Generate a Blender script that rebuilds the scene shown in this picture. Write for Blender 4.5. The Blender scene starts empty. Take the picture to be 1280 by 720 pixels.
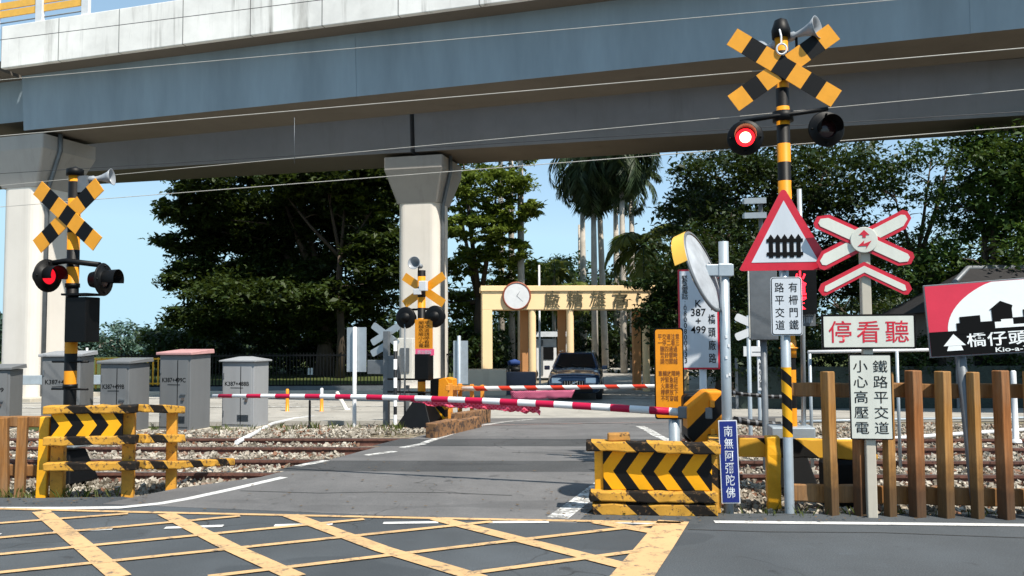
import bpy, bmesh, math, random
import numpy as np
from mathutils import Vector, Matrix
random.seed(7); rng = np.random.default_rng(11)
SC = bpy.context.scene
COL = SC.collection
PI = math.pi
# ------------------------------------------------------------------ camera
PITCH, ROLL, EYE, FPX = math.radians(3.22), -0.006, 1.65, 1065.0
CM = Matrix.Rotation(PI/2+PITCH, 3, 'X') @ Matrix.Rotation(ROLL, 3, 'Z')
CP = Vector((0, 0, EYE))
cam = bpy.data.cameras.new('camera'); cam.sensor_width = 36; cam.lens = 36*FPX/1280; cam.clip_end = 3000; cam.clip_start = .05
camo = bpy.data.objects.new('camera', cam); COL.objects.link(camo)
camo.matrix_world = Matrix.Translation(CP) @ CM.to_4x4()
SC.camera = camo
def ray(x, y): return CM @ Vector(((x-640)/FPX, -(y-360)/FPX, -1))
def zg(Y):                                   # the land falls 0.4 m beyond the tracks
    t = min(max((Y-14.5)/8.5, 0), 1); return -.4*t*t*(3-2*t)
def at_z(x, y, z): d = ray(x, y); return CP + d*((z-EYE)/d.z)
def at(x, y, Y): d = ray(x, y); return CP + d*(Y/d.y)      # the point a survey of the photo puts at depth Y
def gr(x, y, dz=0.0):                        # a point on the ground
    p = at_z(x, y, dz)
    for _ in range(30): p = (p + at_z(x, y, zg(p.y)+dz))*.5
    return p
# ------------------------------------------------------------------ materials
def lin(h):
    h = h.lstrip('#'); r = [int(h[i:i+2], 16)/255 for i in (0, 2, 4)]
    return tuple(c/12.92 if c <= .04045 else ((c+.055)/1.055)**2.4 for c in r)
def rgba(c): return (*(lin(c) if isinstance(c, str) else c), 1)
class NT:
    def __init__(s, name):
        s.m = bpy.data.materials.new(name); s.m.use_nodes = True; s.t = s.m.node_tree
        s.b = s.t.nodes['Principled BSDF']; s.out = s.t.nodes['Material Output']
        s.tc = s.n('ShaderNodeTexCoord'); s.obj = s.tc.outputs['Object']
    def n(s, k, **kw):
        o = s.t.nodes.new(k)
        for a, v in kw.items(): setattr(o, a, v)
        return o
    def l(s, a, b): s.t.links.new(a, b)
    def sock(s, i, v):
        if isinstance(v, bpy.types.NodeSocket): s.l(v, i)
        else: i.default_value = v
    def math(s, op, a, b=0.0, c=None):
        o = s.n('ShaderNodeMath', operation=op); s.sock(o.inputs[0], a); s.sock(o.inputs[1], b)
        if c is not None: s.sock(o.inputs[2], c)
        return o.outputs[0]
    def noise(s, scale, detail=4, rough=.6, vec=None, stretch=None):
        o = s.n('ShaderNodeTexNoise'); o.inputs['Scale'].default_value = scale; o.inputs['Detail'].default_value = detail; o.inputs['Roughness'].default_value = rough
        v = vec or s.obj
        if stretch:
            mp = s.n('ShaderNodeMapping'); mp.inputs['Scale'].default_value = stretch; s.l(v, mp.inputs['Vector']); v = mp.outputs['Vector']
        s.l(v, o.inputs['Vector']); return o.outputs['Fac']
    def ramp(s, f, p0, p1, c0=(0, 0, 0, 1), c1=(1, 1, 1, 1)):
        o = s.n('ShaderNodeValToRGB'); e = o.color_ramp.elements; e[0].position = p0; e[1].position = p1; e[0].color = c0; e[1].color = c1
        s.l(f, o.inputs[0]); return o.outputs['Color']
    def mix(s, f, a, b):
        o = s.n('ShaderNodeMix', data_type='RGBA'); s.sock(o.inputs[0], f)
        s.sock(o.inputs[6], rgba(a) if not isinstance(a, bpy.types.NodeSocket) else a); s.sock(o.inputs[7], rgba(b) if not isinstance(b, bpy.types.NodeSocket) else b)
        return o.outputs[2]
    def bump(s, h, strength=.3, dist=.01):
        o = s.n('ShaderNodeBump'); o.inputs['Strength'].default_value = strength; o.inputs['Distance'].default_value = dist
        s.l(h, o.inputs['Height']); s.l(o.outputs[0], s.b.inputs['Normal'])
    def fin(s, col, rough=.5, metal=0.0, spec=.5):
        s.sock(s.b.inputs['Base Color'], col if isinstance(col, bpy.types.NodeSocket) else rgba(col)); s.sock(s.b.inputs['Roughness'], rough)
        s.b.inputs['Metallic'].default_value = metal; s.b.inputs['Specular IOR Level'].default_value = spec
        return s.m
MATS = {}
def dark(c, k): 
    c = lin(c) if isinstance(c, str) else c; return tuple(x*k for x in c)
def paint(name, c, rough=.5, var=.2, scale=6, chip=None, chip_at=.68, metal=0.0, bump=.08, streak=False, spec=.5):
    if name in MATS: return MATS[name]
    s = NT(name)
    f = s.noise(scale, 5, .65, stretch=(1, 1, .18) if streak else None)
    col = s.mix(s.ramp(f, .32, .68), dark(c, 1-var), dark(c, 1+var*.6))
    if chip:
        g = s.ramp(s.noise(scale*2.7, 6, .7), chip_at, chip_at+.05); col = s.mix(g, col, chip)
    s.bump(s.noise(scale*9, 4), bump, .01)
    MATS[name] = s.fin(col, rough, metal, spec); return MATS[name]
def stripes(name, a, b, vec, period, duty=.5, fold=None, chip=None, rough=.5, chip_at=.66, var=.25, phase=0.0):
    """two colours in bands along vec in the part's own coordinates; fold = (axis, slope) bends them to chevrons"""
    s = NT(name); x = s.n('ShaderNodeSeparateXYZ'); s.l(s.obj, x.inputs[0])
    v = s.math('ADD', s.math('MULTIPLY', x.outputs[0], vec[0]), s.math('ADD', s.math('MULTIPLY', x.outputs[1], vec[1]), s.math('MULTIPLY', x.outputs[2], vec[2])))
    if fold: v = s.math('ADD', v, s.math('MULTIPLY', s.math('ABSOLUTE', x.outputs[fold[0]]), fold[1]))
    k = s.math('GREATER_THAN', s.math('FRACT', s.math('ADD', s.math('DIVIDE', v, period), 100+phase)), duty)
    col = s.mix(k, a, b)
    f = s.ramp(s.noise(5, 5, .7), .3, .7)
    col2 = s.mix(s.math('MULTIPLY', f, var), col, s.mix(.5, col, (.012, .010, .008)))
    if chip: col2 = s.mix(s.ramp(s.noise(17, 6, .7), chip_at, chip_at+.05), col2, chip)
    s.bump(s.noise(60, 4), .1, .01)
    return s.fin(col2, rough, 0, .22)
def wood(name, c, c2, mud=True):
    s = NT(name); x = s.n('ShaderNodeSeparateXYZ'); s.l(s.obj, x.inputs[0])
    g = s.ramp(s.noise(1, 6, .7, stretch=(38, 38, 2.2)), .3, .72); col = s.mix(g, c2, c)
    w = s.ramp(s.noise(1, 5, .65, stretch=(5, 5, 1.6)), .4, .72); col = s.mix(s.math('MULTIPLY', w, .55), col, '#8c7a64')
    k = s.ramp(s.noise(1, 4, .8, stretch=(60, 60, 1.1)), .66, .7); col = s.mix(s.math('MULTIPLY', k, .8), col, (.02, .015, .01))
    d = s.math('SUBTRACT', .34, s.math('SUBTRACT', x.outputs[2], s.math('MULTIPLY', s.noise(5, 5, .7), .5))); d = s.math('MULTIPLY', s.math('MINIMUM', s.math('MAXIMUM', s.math('MULTIPLY', d, 3), 0), 1), .75); col = s.mix(d, col, '#2e2822') if mud else col
    s.bump(g, .4, .006); return s.fin(col, .85, 0, .2)
def glow(name, c, strength):
    s = NT(name); s.fin(c, .4); s.b.inputs['Emission Color'].default_value = rgba(c); s.b.inputs['Emission Strength'].default_value = strength; return s.m
def asphalt(name, c, c2, big=.35):
    s = NT(name)
    f = s.ramp(s.noise(big, 5, .6), .3, .7); g = s.noise(90, 3, .8); w = s.ramp(s.noise(1.3, 6, .7), .35, .7)
    col = s.mix(f, c, c2); col = s.mix(s.math('MULTIPLY', w, .5), col, dark(c, .5))
    col = s.mix(s.ramp(g, .35, .75), s.mix(.35, col, (.02, .02, .02)), s.mix(.18, col, (.35, .34, .32)))
    lane = s.ramp(s.noise(1, 3, .5, stretch=(.9, .05, 1)), .5, .75); col = s.mix(s.math('MULTIPLY', lane, .35), col, dark(c, .45)); patch = s.ramp(s.noise(.8, 2, .4, stretch=(.5, 1.4, 1)), .6, .612); col = s.mix(s.math('MULTIPLY', patch, .28), col, dark(c, .4)); spot = s.ramp(s.noise(3.1, 3, .5), .68, .74); col = s.mix(s.math('MULTIPLY', spot, .5), col, (.02, .02, .021)); pale = s.ramp(s.noise(2.2, 6, .75), .6, .75); col = s.mix(s.math('MULTIPLY', pale, .3), col, dark(c2, 1.5))
    vo = s.n('ShaderNodeTexVoronoi', feature='DISTANCE_TO_EDGE'); vo.inputs['Scale'].default_value = .45
    nz = s.n('ShaderNodeTexNoise'); nz.inputs['Scale'].default_value = 1.6; s.l(s.obj, nz.inputs['Vector'])
    vm = s.n('ShaderNodeVectorMath', operation='ADD'); s.l(s.obj, vm.inputs[0]); s.l(nz.outputs['Color'], vm.inputs[1]); s.l(vm.outputs[0], vo.inputs['Vector'])
    cr = s.ramp(vo.outputs['Distance'], .0, .007, (1, 1, 1, 1), (0, 0, 0, 1)); gate = s.ramp(s.noise(.5, 2), .46, .56)
    col = s.mix(s.math('MULTIPLY', s.math('MULTIPLY', cr, gate), .85), col, (.018, .018, .018))
    s.bump(g, .35, .006)
    return s.fin(col, .82, 0, .35)
def concrete(name, c, var=.25, stain=.5, scale=.8, tint=(.10, .09, .075), joints=0.0, spec=.3):
    s = NT(name)
    f = s.ramp(s.noise(scale, 6, .65), .3, .7); col = s.mix(f, dark(c, 1-var), dark(c, 1+var*.5))
    st = s.ramp(s.noise(scale*1.6, 6, .7, stretch=(1, 1, .12)), .54, .78); col = s.mix(s.math('MULTIPLY', st, stain), col, tint)
    sk2 = s.ramp(s.noise(1.0, 5, .75, stretch=(1.5, 1.5, .07)), .57, .7); md = s.ramp(s.noise(.35, 3), .4, .6); col = s.mix(s.math('MULTIPLY', s.math('MULTIPLY', sk2, md), stain*.8), col, dark(tint, .6))
    if joints:
        x = s.n('ShaderNodeSeparateXYZ'); s.l(s.obj, x.inputs[0])
        fr = s.math('FRACT', s.math('ADD', s.math('DIVIDE', x.outputs[0], joints), 100)); k = s.math('LESS_THAN', fr, .014)
        col = s.mix(s.math('MULTIPLY', k, .75), col, (.05, .05, .05))
    s.bump(s.noise(scale*25, 5), .15, .01)
    return s.fin(col, .85, 0, spec)
def marking(name, c, base=(.06, .06, .062), wear=.56):
    s = NT(name)
    f = s.ramp(s.noise(9, 7, .78), wear, wear+.1); f2 = s.ramp(s.noise(1.4, 5, .7), .56, .75); f = s.math('MAXIMUM', f, s.math('MULTIPLY', f2, s.ramp(s.noise(26, 5, .8), .42, .52))); g = s.ramp(s.noise(1.1, 4), .3, .8)
    col = s.mix(g, c, dark(c, .78)); col = s.mix(s.math('MULTIPLY', f, .8), col, base)
    s.bump(s.noise(70, 3), .2, .005); return s.fin(col, .7)
def leafy(name, a, b, c=None, trans=.25, scale=.35):
    s = NT(name); s.t.nodes.remove(s.b)
    f = s.ramp(s.noise(scale, 3, .6), .35, .65); col = s.mix(f, a, b)
    g = s.ramp(s.noise(scale*9, 2, .5), .4, .7); col = s.mix(s.math('MULTIPLY', g, .6), col, c or dark(b, 1.5)); oi = s.ramp(s.noise(40, 1, .5), .3, .75); col = s.mix(s.math('MULTIPLY', oi, .55), col, dark(a, .6))
    d = s.n('ShaderNodeBsdfPrincipled'); s.l(col, d.inputs['Base Color']); d.inputs['Roughness'].default_value = .55; d.inputs['Specular IOR Level'].default_value = .3
    t = s.n('ShaderNodeBsdfTranslucent'); s.l(s.mix(.4, col, (.12, .16, .02)), t.inputs['Color'])
    m = s.n('ShaderNodeMixShader'); m.inputs[0].default_value = trans; s.l(d.outputs[0], m.inputs[1]); s.l(t.outputs[0], m.inputs[2]); s.l(m.outputs[0], s.out.inputs['Surface'])
    return s.m
# ------------------------------------------------------------------ mesh building
class MB:
    def __init__(s): s.v = []; s.f = []; s.mi = []; s.sm = []
    def add(s, vs, fs, mi=0, sm=False):
        k = len(s.v); s.v += [Vector(v) for v in vs]
        for f in fs:
            s.f.append([k+i for i in f]); s.mi.append(mi); s.sm.append(sm)
        return s
    def hexa(s, b, t, mi=0):
        return s.add(list(b)+list(t), [(3, 2, 1, 0), (4, 5, 6, 7), (0, 1, 5, 4), (1, 2, 6, 5), (2, 3, 7, 6), (3, 0, 4, 7)], mi)
    def box(s, c, d, mi=0, rot=None, mat=None):
        x, y, z = d[0]/2, d[1]/2, d[2]/2
        vs = [Vector(p) for p in ((-x, -y, -z), (x, -y, -z), (x, y, -z), (-x, y, -z), (-x, -y, z), (x, -y, z), (x, y, z), (-x, y, z))]
        if rot is not None: vs = [rot @ v for v in vs]
        return s.hexa([v+Vector(c) for v in vs[:4]], [v+Vector(c) for v in vs[4:]], mi)
    def tube(s, pts, r, n=10, mi=0, caps=True):
        pts = [Vector(p) for p in pts]; rs = r if isinstance(r, (list, tuple)) else [r]*len(pts)
        k = len(s.v); prev = None
        for i, p in enumerate(pts):
            d = (pts[min(i+1, len(pts)-1)]-pts[max(i-1, 0)]).normalized()
            u = d.orthogonal().normalized() if prev is None else (prev-d*prev.dot(d)).normalized()
            prev = u; w = d.cross(u)
            for j in range(n):
                a = 2*PI*j/n; s.v.append(p+(u*math.cos(a)+w*math.sin(a))*rs[i])
        for i in range(len(pts)-1):
            for j in range(n):
                s.f.append([k+i*n+j, k+i*n+(j+1) % n, k+(i+1)*n+(j+1) % n, k+(i+1)*n+j]); s.mi.append(mi); s.sm.append(True)
        if caps:
            s.f.append([k+j for j in range(n)][::-1]); s.f.append([k+(len(pts)-1)*n+j for j in range(n)]); s.mi += [mi, mi]; s.sm += [False, False]
        return s
    def lathe(s, prof, n=20, M=None, mi=0, a0=0.0, a1=2*PI, sm=True):
        M = M or Matrix.Identity(4); k = len(s.v); full = abs(a1-a0-2*PI) < 1e-6; m = n if full else n+1
        for r, h in prof:
            for j in range(m):
                a = a0+(a1-a0)*j/n; s.v.append(M @ Vector((r*math.cos(a), r*math.sin(a), h)))
        for i in range(len(prof)-1):
            for j in range(n):
                j2 = (j+1) % m
                s.f.append([k+i*m+j, k+i*m+j2, k+(i+1)*m+j2, k+(i+1)*m+j]); s.mi.append(mi); s.sm.append(sm)
        return s
    def prism(s, poly, y0, y1, mi=0, M=None):            # poly in (x, z), extruded along y
        n = len(poly); M = M or Matrix.Identity(4)
        if sum(poly[i][0]*poly[(i+1) % n][1]-poly[(i+1) % n][0]*poly[i][1] for i in range(n)) < 0: poly = poly[::-1]
        vs = [M @ Vector((x, y0, z)) for x, z in poly]+[M @ Vector((x, y1, z)) for x, z in poly]
        fs = [tuple(range(n)), tuple(range(2*n-1, n-1, -1))]+[(i, i+n, (i+1) % n+n, (i+1) % n) for i in range(n)]
        return s.add(vs, fs, mi)
    def build(s, name, mats, parent=None, loc=(0, 0, 0), bevel=0.0, seg=2, solid=0.0):
        me = bpy.data.meshes.new(name); L = Vector(loc)
        me.from_pydata([v-L for v in s.v], [], s.f); me.update()
        mats = mats if isinstance(mats, (list, tuple)) else [mats]
        for m in mats: me.materials.append(m)
        me.polygons.foreach_set('material_index', s.mi); me.polygons.foreach_set('use_smooth', s.sm)
        o = bpy.data.objects.new(name, me); COL.objects.link(o); o.location = L
        if parent: o.parent = parent
        if bevel:
            b = o.modifiers.new('bevel', 'BEVEL'); b.width = bevel; b.segments = seg; b.limit_method = 'ANGLE'; b.angle_limit = .6
        return o
def rrect(w, h, r=0.0, n=5, cx=0, cz=0):
    if r <= 0: return [(cx-w/2, cz-h/2), (cx+w/2, cz-h/2), (cx+w/2, cz+h/2), (cx-w/2, cz+h/2)]
    o = []
    for sx, sz, a in ((1, -1, -PI/2), (1, 1, 0), (-1, 1, PI/2), (-1, -1, PI)):
        for i in range(n+1):
            t = a+PI/2*i/n; o.append((cx+sx*(w/2-r)+r*math.cos(t), cz+sz*(h/2-r)+r*math.sin(t)))
    return o
def disc(r, n=28, cx=0, cz=0): return [(cx+r*math.cos(2*PI*i/n), cz+r*math.sin(2*PI*i/n)) for i in range(n)]
def quads_object(name, V, mat, parent=None, nv=4):
    """V: (N, nv, 3) array of separate faces -> one mesh"""
    N = len(V); me = bpy.data.meshes.new(name); me.vertices.add(N*nv); me.vertices.foreach_set('co', np.ascontiguousarray(V, dtype=np.float32).ravel())
    me.loops.add(N*nv); me.loops.foreach_set('vertex_index', np.arange(N*nv, dtype=np.int32))
    me.polygons.add(N); me.polygons.foreach_set('loop_start', np.arange(0, N*nv, nv, dtype=np.int32))
    me.update(calc_edges=True); me.validate()
    me.materials.append(mat); o = bpy.data.objects.new(name, me); COL.objects.link(o)
    if parent: o.parent = parent
    return o
def thing(name, label, cat, loc=(0, 0, 0), rz=0.0, group=None, tilt=None):
    o = bpy.data.objects.new(name, None); COL.objects.link(o); o.empty_display_size = .2
    o.location = loc; o.rotation_euler = (tilt[0] if tilt else 0, tilt[1] if tilt else 0, math.radians(rz)); o['label'] = label; o['category'] = cat
    if group: o['group'] = group
    return o
def tag(o, label, cat, group=None):
    o['label'] = label; o['category'] = cat
    if group: o['group'] = group
    return o
def struct(o, kind='structure'): o['kind'] = kind; return o
def copy_tree(o, parent=None):
    c = o.copy(); COL.objects.link(c)
    if parent: c.parent = parent
    for ch in [x for x in bpy.data.objects if x.parent == o]: copy_tree(ch, c)
    return c
def lettering(body, w, h, mat, parent, loc, rz=0.0, bold=.0, name='lettering', vertical=False, gap=1.0, sp=1.0):
    """real characters as flat shapes w x h metres, centred on loc in the parent's frame, facing local -y turned by rz"""
    cu = bpy.data.curves.new('type', 'FONT'); cu.body = '\n'.join(body) if vertical else body
    cu.align_x = 'CENTER'; cu.space_line = gap; cu.space_character = sp; cu.offset = bold; cu.resolution_u = 3
    t = bpy.data.objects.new('type', cu); COL.objects.link(t)
    dg = bpy.context.evaluated_depsgraph_get(); me = bpy.data.meshes.new_from_object(t.evaluated_get(dg)); bpy.data.objects.remove(t); bpy.data.curves.remove(cu)
    me.materials.clear(); me.materials.append(mat); n = len(me.vertices); co = np.empty(n*3, dtype=np.float32); me.vertices.foreach_get('co', co); co = co.reshape(-1, 3)
    lo, hi = co.min(0), co.max(0); c = (lo+hi)/2; d = np.maximum(hi-lo, 1e-6)
    x = (co[:, 0]-c[0])/d[0]*w; z = (co[:, 1]-c[1])/d[1]*h; a = math.radians(rz)
    out = np.stack([x*math.cos(a), x*math.sin(a), z], 1).astype(np.float32); me.vertices.foreach_set('co', out.ravel()); me.update(); me.name = name
    o = bpy.data.objects.new(name, me); COL.objects.link(o); o.location = loc
    if parent: o.parent = parent
    return o
def strip(name, L, R, mat, dz=0.0, thick=0.0, nx=1):
    """a sheet between two polylines of (x, y), draped on the land"""
    def res(P):
        out = []
        for (a, b) in zip(P, P[1:]):
            n = max(1, int(max(abs(b[0]-a[0]), abs(b[1]-a[1]))/.8)) if len(P) < 40 else 1
            n = min(n, 40); out += [(a[0]+(b[0]-a[0])*i/n, a[1]+(b[1]-a[1])*i/n) for i in range(n)]
        return out+[P[-1]]
    def even(P, n):
        P = [Vector((*p, 0)) for p in P]; d = [0]
        for a, b in zip(P, P[1:]): d.append(d[-1]+(b-a).length)
        o = []
        for i in range(n):
            t = d[-1]*i/(n-1); k = max(j for j in range(len(d)) if d[j] <= t+1e-9); k = min(k, len(P)-2); o.append(P[k].lerp(P[k+1], (t-d[k])/max(d[k+1]-d[k], 1e-9)))
        return o
    n = max(len(res(L)), len(res(R)), 2); A, B = even(L, n), even(R, n); m = MB(); vs = []; fs = []
    for a, b in zip(A, B):
        for j in range(nx+1):
            p = a.lerp(b, j/nx); vs.append((p.x, p.y, zg(p.y)+dz))
    w = nx+1
    for i in range(n-1):
        for j in range(nx): fs.append((i*w+j, i*w+j+1, (i+1)*w+j+1, (i+1)*w+j))
    a, b, c = (Vector(vs[k]) for k in fs[0][:3])
    if (b-a).cross(c-a).z < 0: fs = [f[::-1] for f in fs]
    if thick:
        N = len(vs); vs += [(x, y, z-thick) for x, y, z in vs]
        for i in range(n-1):
            for j in (0, nx):
                q = (i*w+j, (i+1)*w+j); fs += [(q[0], q[1], q[1]+N, q[0]+N), (q[1], q[0], q[0]+N, q[1]+N)][j > 0:][:1]
        for r in (0, n-1):
            for j in range(nx): q = (r*w+j, r*w+j+1); fs.append((q[0], q[1], q[1]+N, q[0]+N))
    m.add(vs, fs); return m.build(name, mat)
def band(m, pts, width, dz):
    """a painted line of given width along ground points, added to MB m"""
    P = [Vector((p[0], p[1], 0)) for p in pts]; L = []; R = []
    Q = []
    for a, b in zip(P, P[1:]):
        n = max(1, int((b-a).length/.7)); Q += [a.lerp(b, i/n) for i in range(n)]
    Q.append(P[-1])
    ws = width if isinstance(width, (list, tuple)) else (width, width)
    for i, p in enumerate(Q):
        d = (Q[min(i+1, len(Q)-1)]-Q[max(i-1, 0)]).normalized(); nrm = Vector((-d.y, d.x, 0)); w = ws[0]+(ws[1]-ws[0])*i/max(len(Q)-1, 1)
        for s_, T in ((1, L), (-1, R)): q = p+nrm*s_*w/2; T.append((q.x, q.y, zg(q.y)+dz))
    k = len(L); m.add(R+L, [(i, i+1, k+i+1, k+i) for i in range(k-1)])
# ------------------------------------------------------------------ light
SUN_EL, SUN_AZ = math.radians(57), math.atan2(.62, -.78)
sd = Vector((math.sin(SUN_AZ)*math.cos(SUN_EL), math.cos(SUN_AZ)*math.cos(SUN_EL), math.sin(SUN_EL)))
W = bpy.data.worlds.new('World'); SC.world = W; W.use_nodes = True
nt = W.node_tree; bg = nt.nodes['Background']; sk = nt.nodes.new('ShaderNodeTexSky'); sk.sky_type = 'NISHITA'; sk.sun_disc = False
sk.sun_elevation = SUN_EL; sk.sun_rotation = SUN_AZ; sk.altitude = 1200; sk.air_density = 1.0; sk.dust_density = .1; sk.ozone_density = 1.5
vmin = nt.nodes.new('ShaderNodeVectorMath'); vmin.operation = 'MINIMUM'; vmin.inputs[1].default_value = (3.5, 5.3, 6.3); nt.links.new(sk.outputs[0], vmin.inputs[0]); hz = nt.nodes.new('ShaderNodeMix'); hz.data_type = 'RGBA'; hz.inputs[0].default_value = .42; hz.inputs[7].default_value = (3.4, 5.2, 6.2, 1); nt.links.new(vmin.outputs[0], hz.inputs[6]); nt.links.new(hz.outputs[2], bg.inputs[0]); bg.inputs[1].default_value = .11
sl = bpy.data.lights.new('sun', 'SUN'); sl.energy = 5.0; sl.angle = math.radians(.53); sl.color = (1, .93, .82)
so = bpy.data.objects.new('sun', sl); COL.objects.link(so); so.rotation_euler = sd.to_track_quat('Z', 'Y').to_euler(); so.location = (20, -20, 40)
SC.view_settings.view_transform = 'Standard'; SC.view_settings.look = 'None'; SC.view_settings.gamma = 1; SC.view_settings.exposure = .57
SC.cycles.max_bounces = 6; SC.cycles.diffuse_bounces = 3; SC.cycles.glossy_bounces = 3; SC.cycles.transmission_bounces = 4; SC.cycles.use_denoising = True
# ------------------------------------------------------------------ materials
M_front = asphalt('front_asphalt', '#3a4249', '#4c545c', .3)
M_cross = asphalt('crossing_asphalt', '#646466', '#787778', .5)
M_panel = asphalt('rubber_panel', '#34373b', '#45474b', .8)
M_far = asphalt('far_asphalt', '#b0ada6', '#c2beb5', .12)
M_white = marking('white_paint', (.62, .62, .61)); M_yellow = marking('yellow_paint', '#cba677', wear=.53); M_oldwhite = marking('worn_white_paint', (.7, .7, .68), (.12, .115, .11), .44)
def gravel_mat():
    s = NT('gravel_ground'); v = s.n('ShaderNodeTexVoronoi'); v.inputs['Scale'].default_value = 16; s.l(s.obj, v.inputs['Vector'])
    big = s.ramp(s.noise(.5, 5), .35, .7); col = s.mix(big, '#8d8272', '#a79c8a'); h = s.n('ShaderNodeSeparateColor'); s.l(v.outputs['Color'], h.inputs[0])
    col = s.mix(s.math('MULTIPLY', h.outputs[0], .6), col, '#4d463d'); col = s.mix(s.ramp(s.noise(.25, 4), .56, .68), col, '#5c5d3a'); s.bump(v.outputs['Distance'], .8, .03); return s.fin(col, .95, 0, .2)
M_gravel = gravel_mat()
def grass_ground():
    s = NT('grass_ground'); col = s.mix(s.ramp(s.noise(.4, 5), .3, .7), '#4a5a2c', '#6f7443'); col = s.mix(s.ramp(s.noise(22, 4, .8), .35, .75), dark('#3c4824', .7), col); s.bump(s.noise(40, 4), .8, .05); return s.fin(col, .95, 0, .2)
M_conc = concrete('pale_concrete', '#bdb6a8', .16, .3, .7); M_pier = concrete('pier_concrete', '#d9d3cb', .08, .22, .5, tint='#a59a88')
M_para = concrete('parapet_concrete', '#ebe9e5', .22, .95, .55, tint='#6f6a61', joints=2.35); M_rearconc = concrete('girder_concrete', '#828386', .12, .3, .5, tint='#5d5954')
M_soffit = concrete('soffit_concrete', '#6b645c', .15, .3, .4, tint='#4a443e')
M_web = paint('blue_grey_girder_paint', '#85949f', .55, .2, .7, streak=True, bump=.02)
M_rust = paint('rusty_rail', '#664338', .75, .35, 9, chip='#3e261e', chip_at=.55); M_railtop = paint('polished_rail', '#8e7f78', .35, .2, 6, metal=.8)
M_sleeper = paint('sleeper_concrete', '#7c746b', .9, .25, 5); M_steel = paint('galvanised_steel', '#a3adb5', .42, .14, 4, metal=.35); M_dsteel = paint('dull_steel', '#6c7176', .5, .2, 5, metal=.3)
M_black = paint('black_metal', '#0a0b0d', .5, .3, 5, spec=.2); M_whitep = paint('white_metal_paint', '#d3d5d8', .4, .08, 5); M_offwhite = paint('aged_white_paint', '#d9d6cd', .5, .14, 6, chip='#9c968b', chip_at=.72)
M_rubber = paint('black_rubber', '#17171a', .7, .2, 8); M_yel = paint('yellow_metal_paint', '#e3a417', .45, .22, 6, chip='#5b4426', chip_at=.69)
M_ink = paint('black_ink', '#08090b', .75, .15, 5, spec=.15); M_red = paint('red_sign_paint', '#c01c33', .42, .14, 4); M_signwhite = paint('white_sign_sheet', '#c6ccd4', .38, .13, 3, streak=True)
# ------------------------------------------------------------------ ground, roads
m = MB(); vs = []; fs = []; xs = [-600, -120, -40, -20, -10, -5, 0, 5, 10, 20, 40, 120, 600]; ys = [-60, -20, -5, 5, 9, 12, 14.5]+[14.5+i*.85 for i in range(1, 11)]+[26, 34, 60, 120, 300, 1500]
for y in ys:
    for x in xs: vs.append((x, y, zg(y)-.12))
w = len(xs)
for i in range(len(ys)-1):
    for j in range(w-1): fs.append((i*w+j, i*w+j+1, (i+1)*w+j+1, (i+1)*w+j))
struct(m.add(vs, fs).build('ground', M_gravel))
def front_edge(x): return 8.55-.22*(x+5)*.5 if x < -3.6 else (8.25-.07*(x+3.6) if x < 0 else 7.98-.055*x)
far_l = [(-40, 11.0), (-8, 9.15), (-5, 8.95), (-4.0, 9.0), (-3, 8.4), (0, 8.1), (2.0, 7.98), (5, 7.86), (9, 7.5), (40, 5.5)]
struct(strip('front_road', far_l, [(-40, -20), (40, -20)], M_front, 0, .16, 12))
roadL = [(-4.1, 8.6), (-3.75, 9.4), (-2.95, 10.2), (-.45, 17.4), (-.6, 19), (-2.5, 20.6)]; roadR = [(.55, 7.6), (.8, 8.4), (1.25, 9.6), (3.0, 15.0), (3.9, 17.6), (5.4, 19.2), (7.5, 20.6)]
struct(strip('crossing_road', roadL, roadR, M_cross, .004, .16, 4))
struct(strip('far_road', [(-90, 19.6), (90, 19.6)], [(-90, 30.5), (90, 30.5)], M_far, -.004, .1, 8))
struct(strip('gate_driveway', [(-1.5, 30.6), (1.0, 36), (8, 60)], [(9, 30.6), (8.5, 36), (16, 60)], M_far, .0, .08, 3))
struct(strip('grass_verge', [(-60, 17.1), (-5.5, 17.1)], [(-60, 19.3), (-6, 19.3)], grass_ground(), -.1, 0, 4))
struct(strip('lawn', [(-120, 31.2), (-2.2, 31.2)], [(-120, 140), (-2, 140)], grass_ground(), -.06, 0, 6)); struct(strip('park_lawn', [(10.2, 22), (120, 22)], [(10.2, 140), (120, 140)], grass_ground(), -.06, 0, 6))
for k, (a, b) in enumerate(((( -90, 30.55), (-1.6, 30.55)), ((9.1, 30.55), (90, 30.55)))):
    mm = MB(); mm.box(((a[0]+b[0])/2, 30.7, zg(30)+.02), (b[0]-a[0], .25, .24)); struct(mm.build('kerb', M_conc, bevel=.02))
TS = -.055                                              # the tracks run almost across the view
RY = [10.35, 11.45, 12.75, 13.85]                       # the four rails, depth at x = 0
def railp(y0, x): return y0+TS*x
for i, (a, b) in enumerate(((0, 1), (2, 3))):
    xl = lambda y: -2.95+(y-10.2)*.347; xr = lambda y: 1.25+(y-9.6)*.324
    y0, y1 = RY[a]+.1, RY[b]-.1
    struct(strip('track_panel', [(xl(y0)-.1, railp(y0, xl(y0))), (xr(y0)+.1, railp(y0, xr(y0)))], [(xl(y1)-.1, railp(y1, xl(y1))), (xr(y1)+.1, railp(y1, xr(y1)))], M_panel, .0052, 0, 1))
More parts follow.
